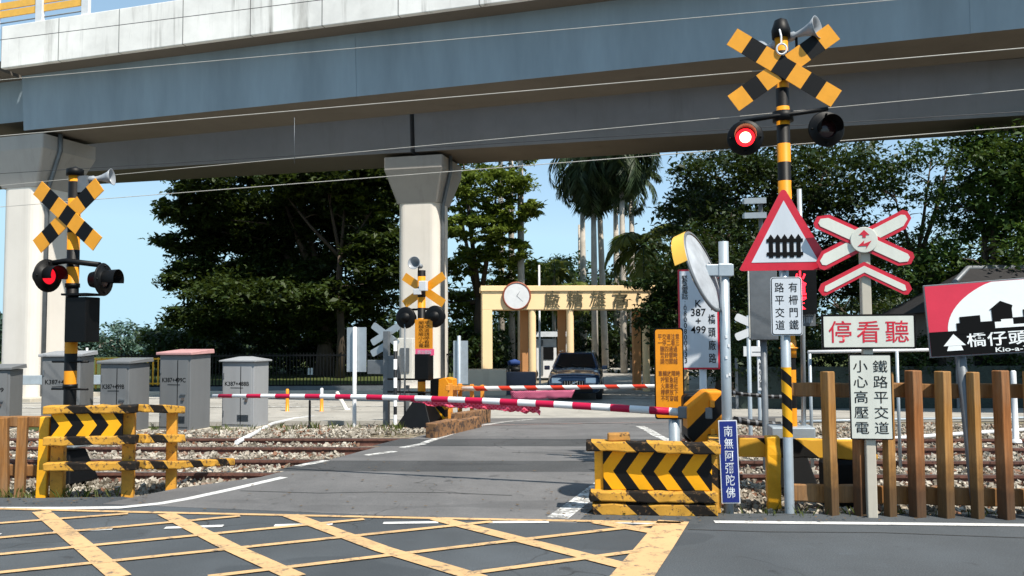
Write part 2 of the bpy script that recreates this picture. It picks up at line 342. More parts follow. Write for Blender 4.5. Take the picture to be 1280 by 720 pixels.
# painted lines, walked off the photo on the ground plane
mk = MB(); B = lambda pts, w: band(mk, [gr(*p) for p in pts], w, .0062)
B([(-260, 634), (0, 636), (70, 636), (150, 635), (200, 630), (235, 624), (290, 612), (355, 597)], .12); struct(mk.build('white_edge_line', M_white))
mk = MB()
for s_ in (((372, 583), (408, 576)), ((458, 569.5), (494, 564.5)), ((502, 560), (530, 555)), ((530, 554), (640, 526.5), (668, 524))): B(s_, .13)
struct(mk.build('white_crossing_edge_line', M_oldwhite))
mk = MB(); B([(893, 653), (1090, 655), (1400, 658.5)], .1); struct(mk.build('white_stop_line', M_white))
mk = MB(); B([(697, 648), (725, 627), (752, 606), (790, 575)], .2); B([(800, 533), (822, 545), (838, 552)], .16); struct(mk.build('worn_white_line', M_oldwhite))
mk = MB()
for a, b in (((-90, 672), (0, 669)), ((66, 665.5), (141, 661.5)), ((206, 660.5), (279, 658)), ((343, 657.5), (416, 655.5)), ((479, 654.5), (548, 653.5)), ((609, 653.5), (686, 653)), ((752, 653), (822, 655))): B((a, b), .085)
struct(mk.build('white_dashes', M_white))
yk = MB(); Y_ = lambda pts, w: band(yk, [gr(*p) for p in pts], w, .0074)
Y_([(-200, 632), (0, 636.5), (180, 641), (420, 646), (640, 650.5), (851, 654)], .075)
Y_([(842, 652), (818, 685), (788, 724), (735, 800)], (.27, .30))
struct(yk.build('yellow_box_outline', M_yellow)); yk = MB(); Y2 = lambda pts, w: band(yk, [gr(*p) for p in pts], w, .0086)
for pts in (((-110, 645), (-60, 700)), ((51, 640), (100, 680), (150, 722)), ((207, 643), (290, 686), (370, 722)), ((363, 645), (480, 688), (600, 724)), ((545, 649), (660, 678), (790, 711)), ((745, 653), (832, 668))): Y2(pts, .15)
struct(yk.build('yellow_box_bars', M_yellow)); yk = MB(); Y3 = lambda pts, w: band(yk, [gr(*p) for p in pts], w, .0098)
for pts in (((-20, 656.5), (160, 643)), ((-20, 675), (300, 646)), ((-20, 696), (455, 650)), ((-20, 719), (615, 653)), ((260, 722), (640, 677), (825, 656)), ((580, 719), (797, 690))): Y3(pts, .075)
struct(yk.build('yellow_box_thin_bars', M_yellow))
rk = MB(); band(rk, [gr(560, 533), gr(838, 528)], .07, .011); struct(rk.build('faded_red_line', marking('faded_red_paint', '#b98478', (.2, .19, .18), .45)))
tk = MB(); band(tk, [gr(*p_) for p_ in ((300, 614), (400, 617), (470, 615.5), (560, 616.5), (640, 620))], .03, .0055); band(tk, [gr(*p_) for p_ in ((860, 662), (960, 665), (1100, 666), (1290, 673))], .018, .003); band(tk, [gr(*p_) for p_ in ((640, 566), (700, 567), (760, 569))], .025, .0062); struct(tk.build('tar_seam', asphalt('tar', '#24262a', '#2c2e32', 2)))
wk = MB(); band(wk, [gr(-400, 499), gr(330, 498), gr(560, 497)], .15, .012); band(wk, [gr(757, 498), gr(1400, 494)], .15, .012); band(wk, [gr(-300, 511), gr(330, 509), gr(520, 508)], .15, .012); struct(wk.build('far_white_lines', M_oldwhite))
# ------------------------------------------------------------------ tracks
SA = math.degrees(math.atan(TS))
def rail_profile(x0, x1, y0, mbb):
    a = Vector((x0, railp(y0, x0), 0)); b = Vector((x1, railp(y0, x1), 0)); d = (b-a).normalized(); n = Vector((-d.y, d.x, 0))
    def bar(w0, z0, w1, z1, mi):
        mbb.hexa([a-n*w0/2+Vector((0, 0, z0)), b-n*w0/2+Vector((0, 0, z0)), b+n*w0/2+Vector((0, 0, z0)), a+n*w0/2+Vector((0, 0, z0))], [a-n*w1/2+Vector((0, 0, z1)), b-n*w1/2+Vector((0, 0, z1)), b+n*w1/2+Vector((0, 0, z1)), a+n*w1/2+Vector((0, 0, z1))], mi)
    bar(.13, -.118, .12, -.1, 0); bar(.03, -.1, .03, -.035, 0); bar(.07, -.035, .07, .0, 0); bar(.056, .0002, .05, .002, 1)
for ti, (a, b) in enumerate(((0, 1), (2, 3))):
    t = thing('railway_track', ['near railway track crossing the road behind the yellow and black barriers', 'far railway track crossing the road nearer to the grey cabinets'][ti], 'railway track', (0, (RY[a]+RY[b])/2, 0), 0, 'railway tracks over the crossing'); OF = Vector((0, (RY[a]+RY[b])/2, 0))
    for r in (a, b):
        q = MB(); rail_profile(-60, 60, RY[r], q)
        for v in q.v: v -= OF
        q.build('rail', [M_rust, M_railtop], t)
    q = MB(); x = -30.0; ym = (RY[a]+RY[b])/2
    while x < 30:
        yr = railp(ym, x); lx, rx = -3.2+(yr-10.2)*.347, 1.4+(yr-9.6)*.324
        if not lx-.1 < x < rx+.1: q.box((x, yr-OF.y, -.135), (.2, 1.9, .07), rot=Matrix.Rotation(math.radians(SA), 3, 'Z'))
        x += .62
    o = q.build('sleepers', M_sleeper, t); o['kind'] = 'stuff'
def stones(name, boxes, n, mat, smin=.025, smax=.06):
    base = np.array([(-1, -1, -1), (1, -1, -1), (1, 1, -1), (-1, 1, -1), (-1, -1, 1), (1, -1, 1), (1, 1, 1), (-1, 1, 1)], float)*.7
    F = np.array([(3, 2, 1, 0), (4, 5, 6, 7), (0, 1, 5, 4), (1, 2, 6, 5), (2, 3, 7, 6), (3, 0, 4, 7)])
    P = []
    ar = [(b[1]-b[0])*(b[3]-b[2])*b[4] for b in boxes]
    for bx, a_ in zip(boxes, ar):
        k = int(n*a_/sum(ar)); x = rng.uniform(bx[0], bx[1], k*2); y = rng.uniform(bx[2], bx[3], k*2)
        ok = ~((x > np.interp(y, [8.4, 9, 10.2, 17.5], [-4.3, -3.9, -3.1, -.6])) & (x < np.interp(y, [8, 9.6, 15, 17.6], [.7, 1.4, 3.15, 4.0])))
        ok &= y > np.interp(x, [-40, -8, -5, -4, -3, 0, 2, 5, 9, 40], [11.05, 9.2, 9.0, 9.05, 8.45, 8.15, 8.03, 7.91, 7.55, 5.55])
        x, y = x[ok][:k], y[ok][:k]; P.append(np.stack([x, y, np.zeros(len(x))], 1))
    P = np.concatenate(P); N = len(P); P[:, 2] = np.array([zg(v) for v in P[:, 1]])-.105
    dip = np.exp(-((P[:, 1]-9.6)**2)/.5)*.0; bank = np.exp(-((P[:, 1]-15.4)/.8)**2)*.05; P[:, 2] += rng.uniform(-.01, .035, N)+bank-dip
    V = base[None]*(1+rng.uniform(-.45, .3, (N, 8, 1)))+rng.uniform(-.25, .25, (N, 8, 3))
    V *= rng.uniform(smin, smax, (N, 1, 1))*rng.uniform(.6, 1.1, (N, 1, 3))
    a = rng.uniform(0, 6.28, (N, 3))
    for ax, (i, j) in enumerate(((1, 2), (0, 2), (0, 1))):
        c, s_ = np.cos(a[:, ax])[:, None], np.sin(a[:, ax])[:, None]; u, w_ = V[:, :, i].copy(), V[:, :, j].copy(); V[:, :, i] = u*c-w_*s_; V[:, :, j] = u*s_+w_*c
    V += P[:, None]; Q = V[:, F].reshape(-1, 4, 3); o = quads_object(name, Q, mat); return struct(o, 'stuff')
def stone_mat():
    s = NT('ballast_stone'); c = s.n('ShaderNodeTexVoronoi'); c.inputs['Scale'].default_value = 9; s.l(s.obj, c.inputs['Vector']); h = s.n('ShaderNodeSeparateColor'); s.l(c.outputs['Color'], h.inputs[0])
    col = s.mix(s.ramp(h.outputs[0], .15, .9), '#6b6459', '#b3aca0'); col = s.mix(s.ramp(h.outputs[1], .86, .9), col, '#7b5a48'); return s.fin(col, .9, 0, .2)
M_stone = stone_mat()
stones('ballast', [(-11, -2.5, 8.9, 16.2, 1.0), (1.2, 9, 7.9, 14.6, 1.0), (-6, 0, 15.2, 18.2, .5), (3.5, 13, 14.6, 17.5, .4), (-20, -11, 9.5, 16.5, .25), (9, 16, 8, 15, .25)], 46000, M_stone, .018, .042)
M_soil = (lambda s: (s.bump(s.noise(30, 5), .6, .02), s.fin(s.mix(s.ramp(s.noise(6, 5, .7), .35, .65), '#3a332b', '#6d6252'), .95, 0, .2))[1])(NT('dirty_soil'))
struct(strip('soil_strip', [(-20, 9.9), (-8, 9.1), (-5, 8.9), (-3.9, 8.9)], [(-20, 10.5), (-8, 9.5), (-5, 9.3), (-3.5, 9.35)], M_soil, -.085, 0, 2)); struct(strip('soil_strip', [(.8, 8.05), (2.0, 7.95), (5, 7.84), (9, 7.48), (20, 6.9)], [(1.0, 8.5), (2.0, 8.35), (5, 8.2), (9, 7.9), (20, 7.3)], M_soil, -.075, 0, 2))
def tufts(n, area, mat, h0, h1, name):
    Q = []
    for _ in range(n):
        x = random.uniform(area[0], area[1]); y = area[2](x)+random.uniform(-area[3], area[3]); z = zg(y)-.1
        for _b in range(random.randint(9, 22)):
            a = random.uniform(0, 2*PI); L = random.uniform(h0, h1); l = random.uniform(.1, .7)*L; bx, by = x+random.gauss(0, .035), y+random.gauss(0, .035); w_ = random.uniform(.003, .007); tx, ty = bx+math.cos(a)*l, by+math.sin(a)*l
            Q.append([(bx-w_*math.sin(a), by+w_*math.cos(a), z), (bx+w_*math.sin(a), by-w_*math.cos(a), z), ((bx+tx)/2+w_*math.sin(a), (by+ty)/2-w_*math.cos(a), z+L*.65), (tx, ty, z+L)])
    return struct(quads_object(name, np.array(Q), mat), 'stuff')
M_weed = leafy('weed_leaves', '#3c4a20', '#5d6a2e', '#7f7d45', .25, 3)
tufts(46, (1.0, 7.5, lambda x: 8.05-.055*(x-1), .1), M_weed, .05, .2, 'weeds'); tufts(40, (-9, -4.0, lambda x: 9.2-.1*(x+4), .14), M_weed, .05, .2, 'weeds'); tufts(50, (-9, -2, lambda x: 16.2, .9), M_weed, .06, .22, 'weeds')
def litter(n, boxes):
    Q = []
    for _ in range(n):
        b = random.choice(boxes); x, y = random.uniform(b[0], b[1]), random.uniform(b[2], b[3]); s_ = random.uniform(.008, .028); a = random.uniform(0, 6.28); z = zg(y)+random.uniform(.012, .022)
        Q.append([(x+s_*math.cos(a+k*PI/2)*(1 if k % 2 else .5), y+s_*math.sin(a+k*PI/2)*(1 if k % 2 else .5), z+random.uniform(0, .008)) for k in range(4)])
    return struct(quads_object('leaf_litter', np.array(Q), paint('dry_litter', '#5c4a32', .9, .4, 3)), 'stuff')
litter(420, [(-6, -3.6, 8.5, 8.95), (.6, 6, 7.55, 7.85), (.3, 1.2, 7.6, 9.2), (-3, 1, 8, 12)])
# ------------------------------------------------------------------ viaducts
def viaduct(label, org, rz, spans, b0, b1, wm, name='viaduct'):
    t = thing(name, label, 'viaduct', org, rz, 'elevated railway viaducts')
    for (x0, x1, zb, y0, y1) in spans:
        q = MB(); q.hexa([(x0, y0, zb), (x1, y0, zb), (x1, y1, zb), (x0, y1, zb)], [(x0, y0-.12, 10.38), (x1, y0-.12, 10.38), (x1, y1+.12, 10.38), (x0, y1+.12, 10.38)])
        for f in range(len(q.f)): q.mi[f] = 0
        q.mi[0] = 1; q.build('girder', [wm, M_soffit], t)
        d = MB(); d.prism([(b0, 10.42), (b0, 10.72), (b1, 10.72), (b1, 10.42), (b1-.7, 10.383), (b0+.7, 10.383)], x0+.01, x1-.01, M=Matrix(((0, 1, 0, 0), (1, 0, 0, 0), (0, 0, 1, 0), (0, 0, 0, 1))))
        bm = bmesh.new(); o = d.build('deck', M_soffit, t); bm.from_mesh(o.data); bmesh.ops.recalc_face_normals(bm, faces=bm.faces); bm.to_mesh(o.data); bm.free()
        for yy, s_ in ((b0, 1), (b1, -1)):
            p = MB(); p.box(((x0+x1)/2, yy-s_*.06+s_*.09, 11.07), (x1-x0-.04, .18, 1.38)); p.build('parapet', M_para, t, bevel=.02)
    return t
FO = Vector((-16.2, 28.0, 0)); FR = math.degrees(math.atan2(-.322, 1)); 
fv = viaduct('blue grey girder viaduct overhead in front with pale stained parapet panels', FO, FR, [(-45, -.28, 9.0, .35, 2.6), (-.02, 36, 8.57, 0, 2.3), (36.3, 80, 8.57, 0, 2.3)], -.9, 3.2, M_web)
for x in (12.05, 28.2):
    q = MB(); q.hexa([(x, -.012, 8.572), (x+.3, -.012, 8.572), (x+.3, .1, 8.572), (x, .1, 8.572)], [(x, -.132, 10.3), (x+.3, -.132, 10.3), (x+.3, 0, 10.3), (x, 0, 10.3)]); q.build('web_splice', M_web, fv)
# railing on the parapet at the far left: white posts, amber boards and two thin rails
r = thing('parapet_railing', 'white posts with amber boards on top of the viaduct parapet at the far left', 'railing', FO+Vector((0, 0, 0)), FR)
for i in range(11):
    q = MB(); q.box((-15.2+i*1.85, -.83, 12.7), (.28, .12, 1.9)); q.build('post', M_whitep, r, bevel=.01)
for i in range(10):
    for z in (12.25, 12.52):
        q = MB(); q.box((-14.28+i*1.85, -.80, z-.02), (1.55, .05, .22)); q.build('board', paint('amber_board', '#e6b04a', .5, .1), r)
for z in (11.95, 12.95):
    q = MB(); q.tube([(-16, -.78, z), (3.3, -.78, z)], .022, 6); q.build('rail', M_dsteel, r)
RO = Vector((-16.82, 34.84, 0)); RR = math.degrees(math.atan(-.2425))
J = 13.5
rv = viaduct('bare grey concrete viaduct behind the blue grey one with a dark joint above the pier', RO, RR, [(-45, J-.09, 8.57, 0, 2.6), (J+.09, 90, 8.57, 0, 2.6)], -.9, 3.5, M_rearconc)
def ring(hw, hd, r, z, n=6):
    return [Vector((x, y, z)) for x, y in rrect(hw*2, hd*2, r, n)]
def pier(label, loc, rz, w, d, rad, capw, capd, ztop, zlip, zneck, pipe_x):
    t = thing('viaduct_pier', label, 'pier', (loc[0], loc[1], zg(loc[1])), rz, 'viaduct piers'); z0 = -zg(loc[1])
    def loft(rings, name, mat, smooth=True):
        q = MB(); n = len(rings[0]); vs = [v for R_ in rings for v in R_]; fs = [(i*n+j, i*n+(j+1) % n, (i+1)*n+(j+1) % n, (i+1)*n+j) for i in range(len(rings)-1) for j in range(n)]
        fs += [tuple(range(n-1, -1, -1)), tuple(range((len(rings)-1)*n, len(rings)*n))]; q.add(vs, fs); return q.build(name, mat, t)
    loft([ring(w/2, d/2, rad, -.3), ring(w/2, d/2, rad, zneck+z0-.002)], 'column', M_pier)
    loft([ring(w/2+.02, d/2+.02, .12, zneck+z0), ring(capw/2, capd/2, .06, zlip+z0), ring(capw/2, capd/2, .06, ztop+z0)], 'capital', concrete('capital_concrete', '#a09c98', .1, .25, .6))
    for sx in (-1, 1):
        q = MB(); q.box((sx*capw*.28, 0, ztop+z0+.07), (.5, .5, .138)); q.build('bearing', M_black, t)
    q = MB(); q.tube([(w/2+pipe_x, -d/2+.35, -.2), (w/2+pipe_x, -d/2+.35, zneck+z0-.1), (capw/2+.08, -d/2+.3, zlip+z0), (capw/2+.08, -d/2+.3, ztop+z0+.1)], .07, 10); q.build('drain_pipe', M_dsteel, t)
    q = MB(); q.box((0, 0, -.12), (w+.9, d+.9, .5)); q.build('footing', M_conc, t, bevel=.03)
    return t
def on(o, rz, x, y): a = math.radians(rz); return (o.x+x*math.cos(a)-y*math.sin(a), o.y+x*math.sin(a)+y*math.cos(a))
pier('pale concrete pier at the left edge under the blue grey viaduct', on(FO, FR, -.55, 1.15), FR, 1.55, 1.6, .35, 2.7, 2.3, 8.42, 7.95, 6.75, .1)
pier('pale concrete pier with flared capital behind the middle crossing signal', on(RO, RR, J, 1.25), RR, 1.62, 1.5, .3, 2.32, 2.5, 8.42, 7.95, 6.72, .1)
# ------------------------------------------------------------------ crossing signals
S_pole = stripes('pole_bands', '#0a0a0c', '#dc8f1e', (0, 0, 1), .42, .5, chip='#6b5a44', chip_at=.7)
M_orange = paint('orange_board', '#e08f14', .4, .12, 5); M_xyel = paint('crossbuck_yellow', '#e0981e', .38, .1, 5); M_xblk = paint('crossbuck_black', '#0a0b0d', .55, .2, 5, spec=.2)
G_red = glow('lit_red_lens', (1, .012, .02), 2.2); G_core = glow('lit_lens_core', (1, .55, .28), 6); M_lens = paint('dark_lens', '#2b1416', .15, .1, 9); G_dim = glow('red_lens_seen_aslant', '#e01828', .9); G_led = glow('red_led', '#ff2030', 3.5)
def lamp(parent, loc, yaw, lit, tilt=0.0):
    """round black signal lamp facing local -y turned by yaw"""
    M0 = Matrix.Translation(loc) @ Matrix.Rotation(math.radians(yaw), 4, 'Z') @ Matrix.Rotation(PI/2+tilt, 4, 'X')
    q = MB(); q.lathe([(0, -.16), (.09, -.15), (.115, -.05), (.19, -.012), (.2, .0), (.19, .014), (.118, .012), (.118, .03), (.104, .03), (.104, .004)], 28, M0)
    for a in range(4): q.lathe([(0, .03), (.012, .026), (.012, .01)], 6, M0 @ Matrix.Translation((.165*math.cos(a*PI/2), .165*math.sin(a*PI/2), 0)))
    o = q.build('signal_lamp', M_black, parent)
    q = MB(); prof = [(.112, .03), (.122, .19)]; q.lathe(prof, 18, M0, a0=-.35, a1=PI+.35); q.lathe([(.118, .19), (.108, .03)], 18, M0, a0=-.35, a1=PI+.35); q.build('visor', M_black, o)
    q = MB(); q.lathe([(.104, .008), (.08, .02), (.045, .03), (0, .034)], 24, M0)
    if lit == 1:
        q.build('lens', G_red, o); q = MB(); q.lathe([(.062, .0285), (.03, .035), (0, .037)], 20, M0); q.build('bulb', G_core, o)
    else: q.build('lens', G_dim if lit == 2 else M_lens, o)
def crossbuck(parent, z, L, w, ang, yaw, y, plain=False):
    o = None
    for k, s_ in enumerate((-1, 1)):
        q = MB(); n = 7; seg = L/n; a = s_*math.radians(ang); M0 = Matrix.Translation((0, y, z)) @ Matrix.Rotation(math.radians(yaw), 4, 'Z') @ Matrix.Rotation(a, 4, 'Y')
        for i in range(n): q.prism(rrect(seg-.0005, w, 0, cx=-L/2+seg*(i+.5)), -.012-k*.013, -.0005-k*.013, 0 if (i % 2 == 0 or plain) else 1, M0)
        q.build('crossbuck_board', [M_xyel, M_xblk], parent)
def horn(parent, loc, yaw, k=1.0):
    M0 = Matrix.Translation(loc) @ Matrix.Rotation(math.radians(yaw), 4, 'Z') @ Matrix.Rotation(PI/2-.12, 4, 'X') @ Matrix.Scale(k, 4)
    q = MB(); q.lathe([(0, -.12), (.05, -.115), (.05, -.02), (.03, 0), (.05, .1), (.085, .19), (.13, .25), (.122, .25), (.075, .18), (.03, .06), (0, .05)], 22, M0); o = q.build('horn_speaker', paint('horn_grey', '#8f949a', .35, .1), parent)
    q = MB(); q.tube([Vector(loc), Vector(loc)+Vector((0, 0, -.16))], .015, 8); q.build('bracket', M_black, o)
def signal_base(parent, z0=0.0):
    q = MB(); a, b = .24, .13; q.hexa([(-a, -a, z0), (a, -a, z0), (a, a, z0), (-a, a, z0)], [(-b, -b, z0+.38), (b, -b, z0+.38), (b, b, z0+.38), (-b, b, z0+.38)]); q.build('pedestal', M_black, parent, bevel=.012)
    q = MB(); q.box((0, 0, z0+.53), (.46, .36, .23)); q.build('junction_box', M_steel, parent, bevel=.015)
def pole_of(parent, z1, r=.073):
    q = MB(); q.lathe([(r, .62), (r, z1), (0, z1)], 20); q.build('pole', S_pole, parent)
    for z in (1.05, z1*.62): 
        q = MB(); q.lathe([(r, z), (r+.012, z), (r+.012, z+.05), (r, z+.05)], 20); q.build('clamp', M_black, parent)
# the big one on the right
p = gr(990, 612, -.05); t = thing('crossing_signal', 'tall banded crossing signal with a lit red lamp and black lamp behind the warning triangle', 'crossing signal', (p.x, p.y, 0), -8, 'level crossing signals'); Yr = p.y
zr = lambda y: at(985, y, Yr).z
signal_base(t); pole_of(t, zr(48)); crossbuck(t, zr(88), 1.34, .215, 34.5, 0, -.09)
q = MB(); q.lathe([(.075, zr(48)), (.1, zr(48)), (.105, zr(38)), (.07, zr(26)), (0, zr(22))], 20); q.build('bell_cap', M_black, t)
horn(t, (.17, .02, zr(44)), 55); horn(t, (-.1, .1, zr(55)), 200)
q = MB(); c = Vector((-.02, -.13, zr(66))); pts = [Vector((-.03, -.09, zr(40))), Vector((-.02, -.12, zr(50)))]+[c+Vector((.055*math.cos(a), 0, .06*math.sin(a))) for a in [PI/2+i*2*PI/14 for i in range(15)]]; q.tube(pts, .011, 7); q.build('cable_loop', M_whitep, t)
q = MB(); q.tube([(-.48, -.06, zr(152)), (-.1, -.08, zr(147)), (.1, -.08, zr(145)), (.47, -.06, zr(140))], .026, 10); q.build('lamp_arm', M_black, t)
q = MB(); q.lathe([(.073, zr(152)), (.115, zr(152)), (.115, zr(140)), (.073, zr(140))], 18); q.build('arm_collar', M_black, t)
lamp(t, Vector((-.43, -.1, zr(173))), -6, 1); lamp(t, Vector((.44, -.1, zr(166))), 8, 0)
for sx, zz in ((-.43, 152), (.44, 142)):
    q = MB(); q.tube([(sx, -.06, zr(zz)), (sx, -.03, zr(zz+16))], .02, 8); q.build('hanger', M_black, t)
q = MB(); q.tube([(.165, .05, zr(236)), (.17, .05, zr(380)), (.15, .05, .62)], .027, 10); q.build('conduit', M_steel, t)
q = MB(); q.prism(rrect(.3, .5, .02, cx=.12, cz=zr(365)), -.22, -.08); lb = q.build('warning_display', M_black, t)
lettering('火車來', .13, .42, G_led, lb, (.1, -.224, zr(364)), bold=.03, vertical=True, gap=.8)
q = MB(); q.prism(rrect(.22, .21, .01, cx=.16, cz=zr(396)), -.13, -.115); pl = q.build('notice_plate', M_dsteel, t); lettering('注意\n列車', .16, .15, M_signwhite, pl, (.16, -.134, zr(396)))
q = MB(); q.lathe([(.073, zr(447)), (.083, zr(447)), (.083, zr(425)), (.073, zr(425))], 20); q.lathe([(.083, zr(436)), (.1, zr(436)), (.1, zr(434)), (.083, zr(434))], 20); q.build('orange_sleeve', M_orange, t)
# left
p = gr(85, 600, -.05); t = thing('crossing_signal', 'banded crossing signal turned towards the road with a black box beside the grey cabinets', 'crossing signal', (p.x, p.y, 0), -15, 'level crossing signals'); Yl = p.y
zl = lambda y: at(87, y, Yl).z
signal_base(t, -.06); pole_of(t, zl(218), .072); crossbuck(t, zl(271), 1.15, .2, 39, 0, -.09)
q = MB(); q.lathe([(.072, zl(220)), (.1, zl(220)), (.1, zl(212)), (0, zl(208))], 18); q.build('bell_cap', M_black, t); horn(t, (.26, .05, zl(224)), 108, .8)
q = MB(); q.box((.12, .02, zl(231)), (.16, .1, .2)); q.build('speaker_box', M_dsteel, t)
q = MB(); q.tube([(-.2, -.2, zl(331)), (0, -.1, zl(327)), (.46, -.08, zl(333))], .034, 10); q.build('lamp_arm', M_black, t)
lamp(t, Vector((-.14, -.24, zl(346))), 84, 2); lamp(t, Vector((.5, -.06, zl(351))), 100, 0)
q = MB(); q.box((.2, -.05, zl(400)), (.30, .24, .54)); b = q.build('signal_box', M_black, t, bevel=.012); q = MB(); q.box((.2, -.05, zl(369)), (.36, .30, .025)); q.build('box_hood', M_black, b)
for z in (452, 486):
    q = MB(); q.tube([(-.22, -.05, zl(z)), (.3, -.05, zl(z))], .014, 6); q.build('step_bar', M_black, t)
# middle, seen from behind
p = gr(527, 530); t = thing('crossing_signal', 'small far crossing signal with plain orange crossbuck in front of the flared pier', 'crossing signal', (p.x, p.y, p.z), -19, 'level crossing signals'); Yc = p.y
zc = lambda y: at(527, y, Yc).z-p.z
q = MB(); a, b = .42, .12; q.hexa([(-a, -a, -.1), (a, -a, -.1), (a, a, -.1), (-a, a, -.1)], [(-b, -b, .48), (b, -b, .48), (b, b, .48), (-b, b, .48)]); q.build('pedestal', M_black, t, bevel=.012); q = MB(); q.lathe([(.08, .45), (.08, zc(338)), (0, zc(338))], 18); q.build('pole', S_pole, t)
crossbuck(t, zc(362), 1.05, .17, 33, 0, .12, True)
lamp(t, Vector((-.31, -.02, zc(397))), 180, 0); lamp(t, Vector((.33, -.02, zc(396))), 180, 0)
for sx, z_ in ((-.31, 397), (.33, 396)):
    q = MB(); q.lathe([(.21, 0), (.22, .02), (.2, .04), (.1, .05), (0, .05)], 24, Matrix.Translation((sx, -.07, zc(z_))) @ Matrix.Rotation(PI/2, 4, 'X')); q.build('lamp_backplate', M_black, t)
q = MB(); q.tube([(-.34, 0, zc(387)), (.36, 0, zc(386))], .022, 8); q.build('lamp_arm', M_black, t)
horn(t, (-.02, -.1, zc(332)), 4)
q = MB(); q.box((.09, -.11, zc(358)), (.16, .1, .2)); q.box((-.03, -.12, zc(365)), (.16, .08, .12)); q.build('camera_box', M_whitep, t, bevel=.01)
q = MB(); q.prism(rrect(.38, .6, .02, cx=.1, cz=zc(418)), -.12, -.10); ob = q.build('notice_board', M_orange, t)
lettering('闖平\n越交\n危道\n險請\n小停\n心看\n電聽', .24, .52, M_ink, ob, (.11, -.124, zc(418)))
q = MB(); q.prism(rrect(.4, .13, .01, cx=.12, cz=zc(440)), -.122, -.10); pb = q.build('pink_strip', paint('pink_strip', '#ef5a86', .5, .1), t); lettering('請勿闖越', .3, .08, M_signwhite, pb, (.12, -.126, zc(440)))
q = MB(); q.box((.1, -.1, zc(458)), (.3, .25, .5)); q.build('relay_box', M_black, t, bevel=.01)
for z in (474, 490):
    q = MB(); q.tube([(-.7, -.1, zc(z)), (.25, -.1, zc(z))], .02, 6); q.build('step_bar', M_black, t)
q = MB(); q.tube([(-.32, -.1, 0), (-.32, -.1, zc(405))], .022, 6); q.build('conduit', M_dsteel, t)
# ------------------------------------------------------------------ gates
def gate_arm(label, piv, tip, r0, r1, mat, bow, cat='crossing gate', grp='crossing gates'):
    d = tip-piv; rz = math.degrees(math.atan2(d.y, d.x)); t = thing('barrier_gate', label, cat, (piv.x, piv.y, zg(piv.y)), rz, grp); z = piv.z-zg(piv.y); L = Vector((d.x, d.y)).length; dz = d.z
    q = MB(); q.tube([(.02+L*i/8, 0, z+dz*i/8+bow*math.sin(PI*i/8)) for i in range(9)], [r0+(r1-r0)*i/8 for i in range(9)], 12); q.build('arm', mat, t, loc=(0, 0, z))
    return t, z
piv, tip = at(857, 515.5, 8.9), at(268, 495, 10.75)
S_arm = stripes('red_white_arm', '#d5d7da', '#b01840', (1, 0, 0), .415, .5, var=.06, rough=.35, phase=.1)
t, z = gate_arm('near crossing gate with red and white arm lowered across the road', piv, tip, .042, .024, S_arm, .055)
def local(t, p): return t.matrix_world.inverted() @ p
bpy.context.view_layer.update()
c = local(t, at(882, 520, 8.95)); yaw = -t.rotation_euler.z
S_mach = stripes('machine_diagonal', '#e08c1a', '#0b0b0d', (1, 0, -1), .62, .68, chip='#5b4426', chip_at=.74, phase=.83)
Rm = Matrix.Rotation(yaw-math.radians(4), 4, 'Z'); q = MB(); M0 = Matrix.Translation(c) @ Rm
oct_ = [(-.21, -.2), (-.14, -.27), (.15, -.27), (.22, -.2), (.22, .18), (.15, .27), (-.02, .27), (-.21, .1)]
q.prism(oct_, -.16, .2, 0); o = q.build('machine_housing', S_mach, t, bevel=.025, seg=3); o.matrix_local = M0
for zz in (-.15, .14):
    q = MB(); q.box((.04, -.185, zz), (.045, .05, .07)); h = q.build('latch', M_orange, o, bevel=.006)
q = MB(); q.prism(rrect(.46, .5, .06, cx=.03, cz=-.04), .2, .42); o2 = q.build('gear_case', M_black, t, bevel=.02); o2.matrix_local = M0
q = MB(); q.box((0, .1, -c.z/2-.15), (.34, .34, c.z-.3)); o2 = q.build('machine_stand', M_yel, t, bevel=.015); o2.matrix_local = M0 @ Matrix.Identity(4)
q = MB(); q.box((-.1, 0, z), (.35, .09, .12)); q.build('arm_clamp', M_dsteel, t, bevel=.01)
piv2, tip2 = at(577, 486, 17.3), at(852, 482, 15.9)
S_arm2 = stripes('orange_white_arm', '#d8d8d6', '#c43a26', (1, 0, 1), .55, .55, var=.06, rough=.35)
t2, z2 = gate_arm('far crossing gate with thin orange and white arm lowered in front of the dark car', piv2, tip2, .05, .032, S_arm2, .0)
bpy.context.view_layer.update(); c2 = local(t2, at(552, 486, 17.35)); M0 = Matrix.Translation(c2) @ Matrix.Rotation(-t2.rotation_euler.z-.3, 4, 'Z')
q = MB(); q.prism(rrect(.36, .42, .05), -.18, .18); o = q.build('machine_housing', M_black, t2, bevel=.02); o.matrix_local = M0
q = MB(); q.prism([(.0, -.22), (.2, -.22), (.26, .1), (.16, .24), (.02, .2)], -.21, -.185); q.prism([(.16, -.3), (.3, -.3), (.3, .2), (.16, .24)], -.17, .1); o = q.build('counterweight', M_orange, t2, bevel=.01); o.matrix_local = M0
S_base = stripes('stand_diagonal', '#e2a21a', '#17181a', (1, 0, 1), .3, .5, chip='#6b4a24'); q = MB(); q.box((0, 0, -c2.z/2-.1), (.22, .22, c2.z-.22)); o = q.build('machine_stand', S_base, t2, bevel=.01); o.matrix_local = M0
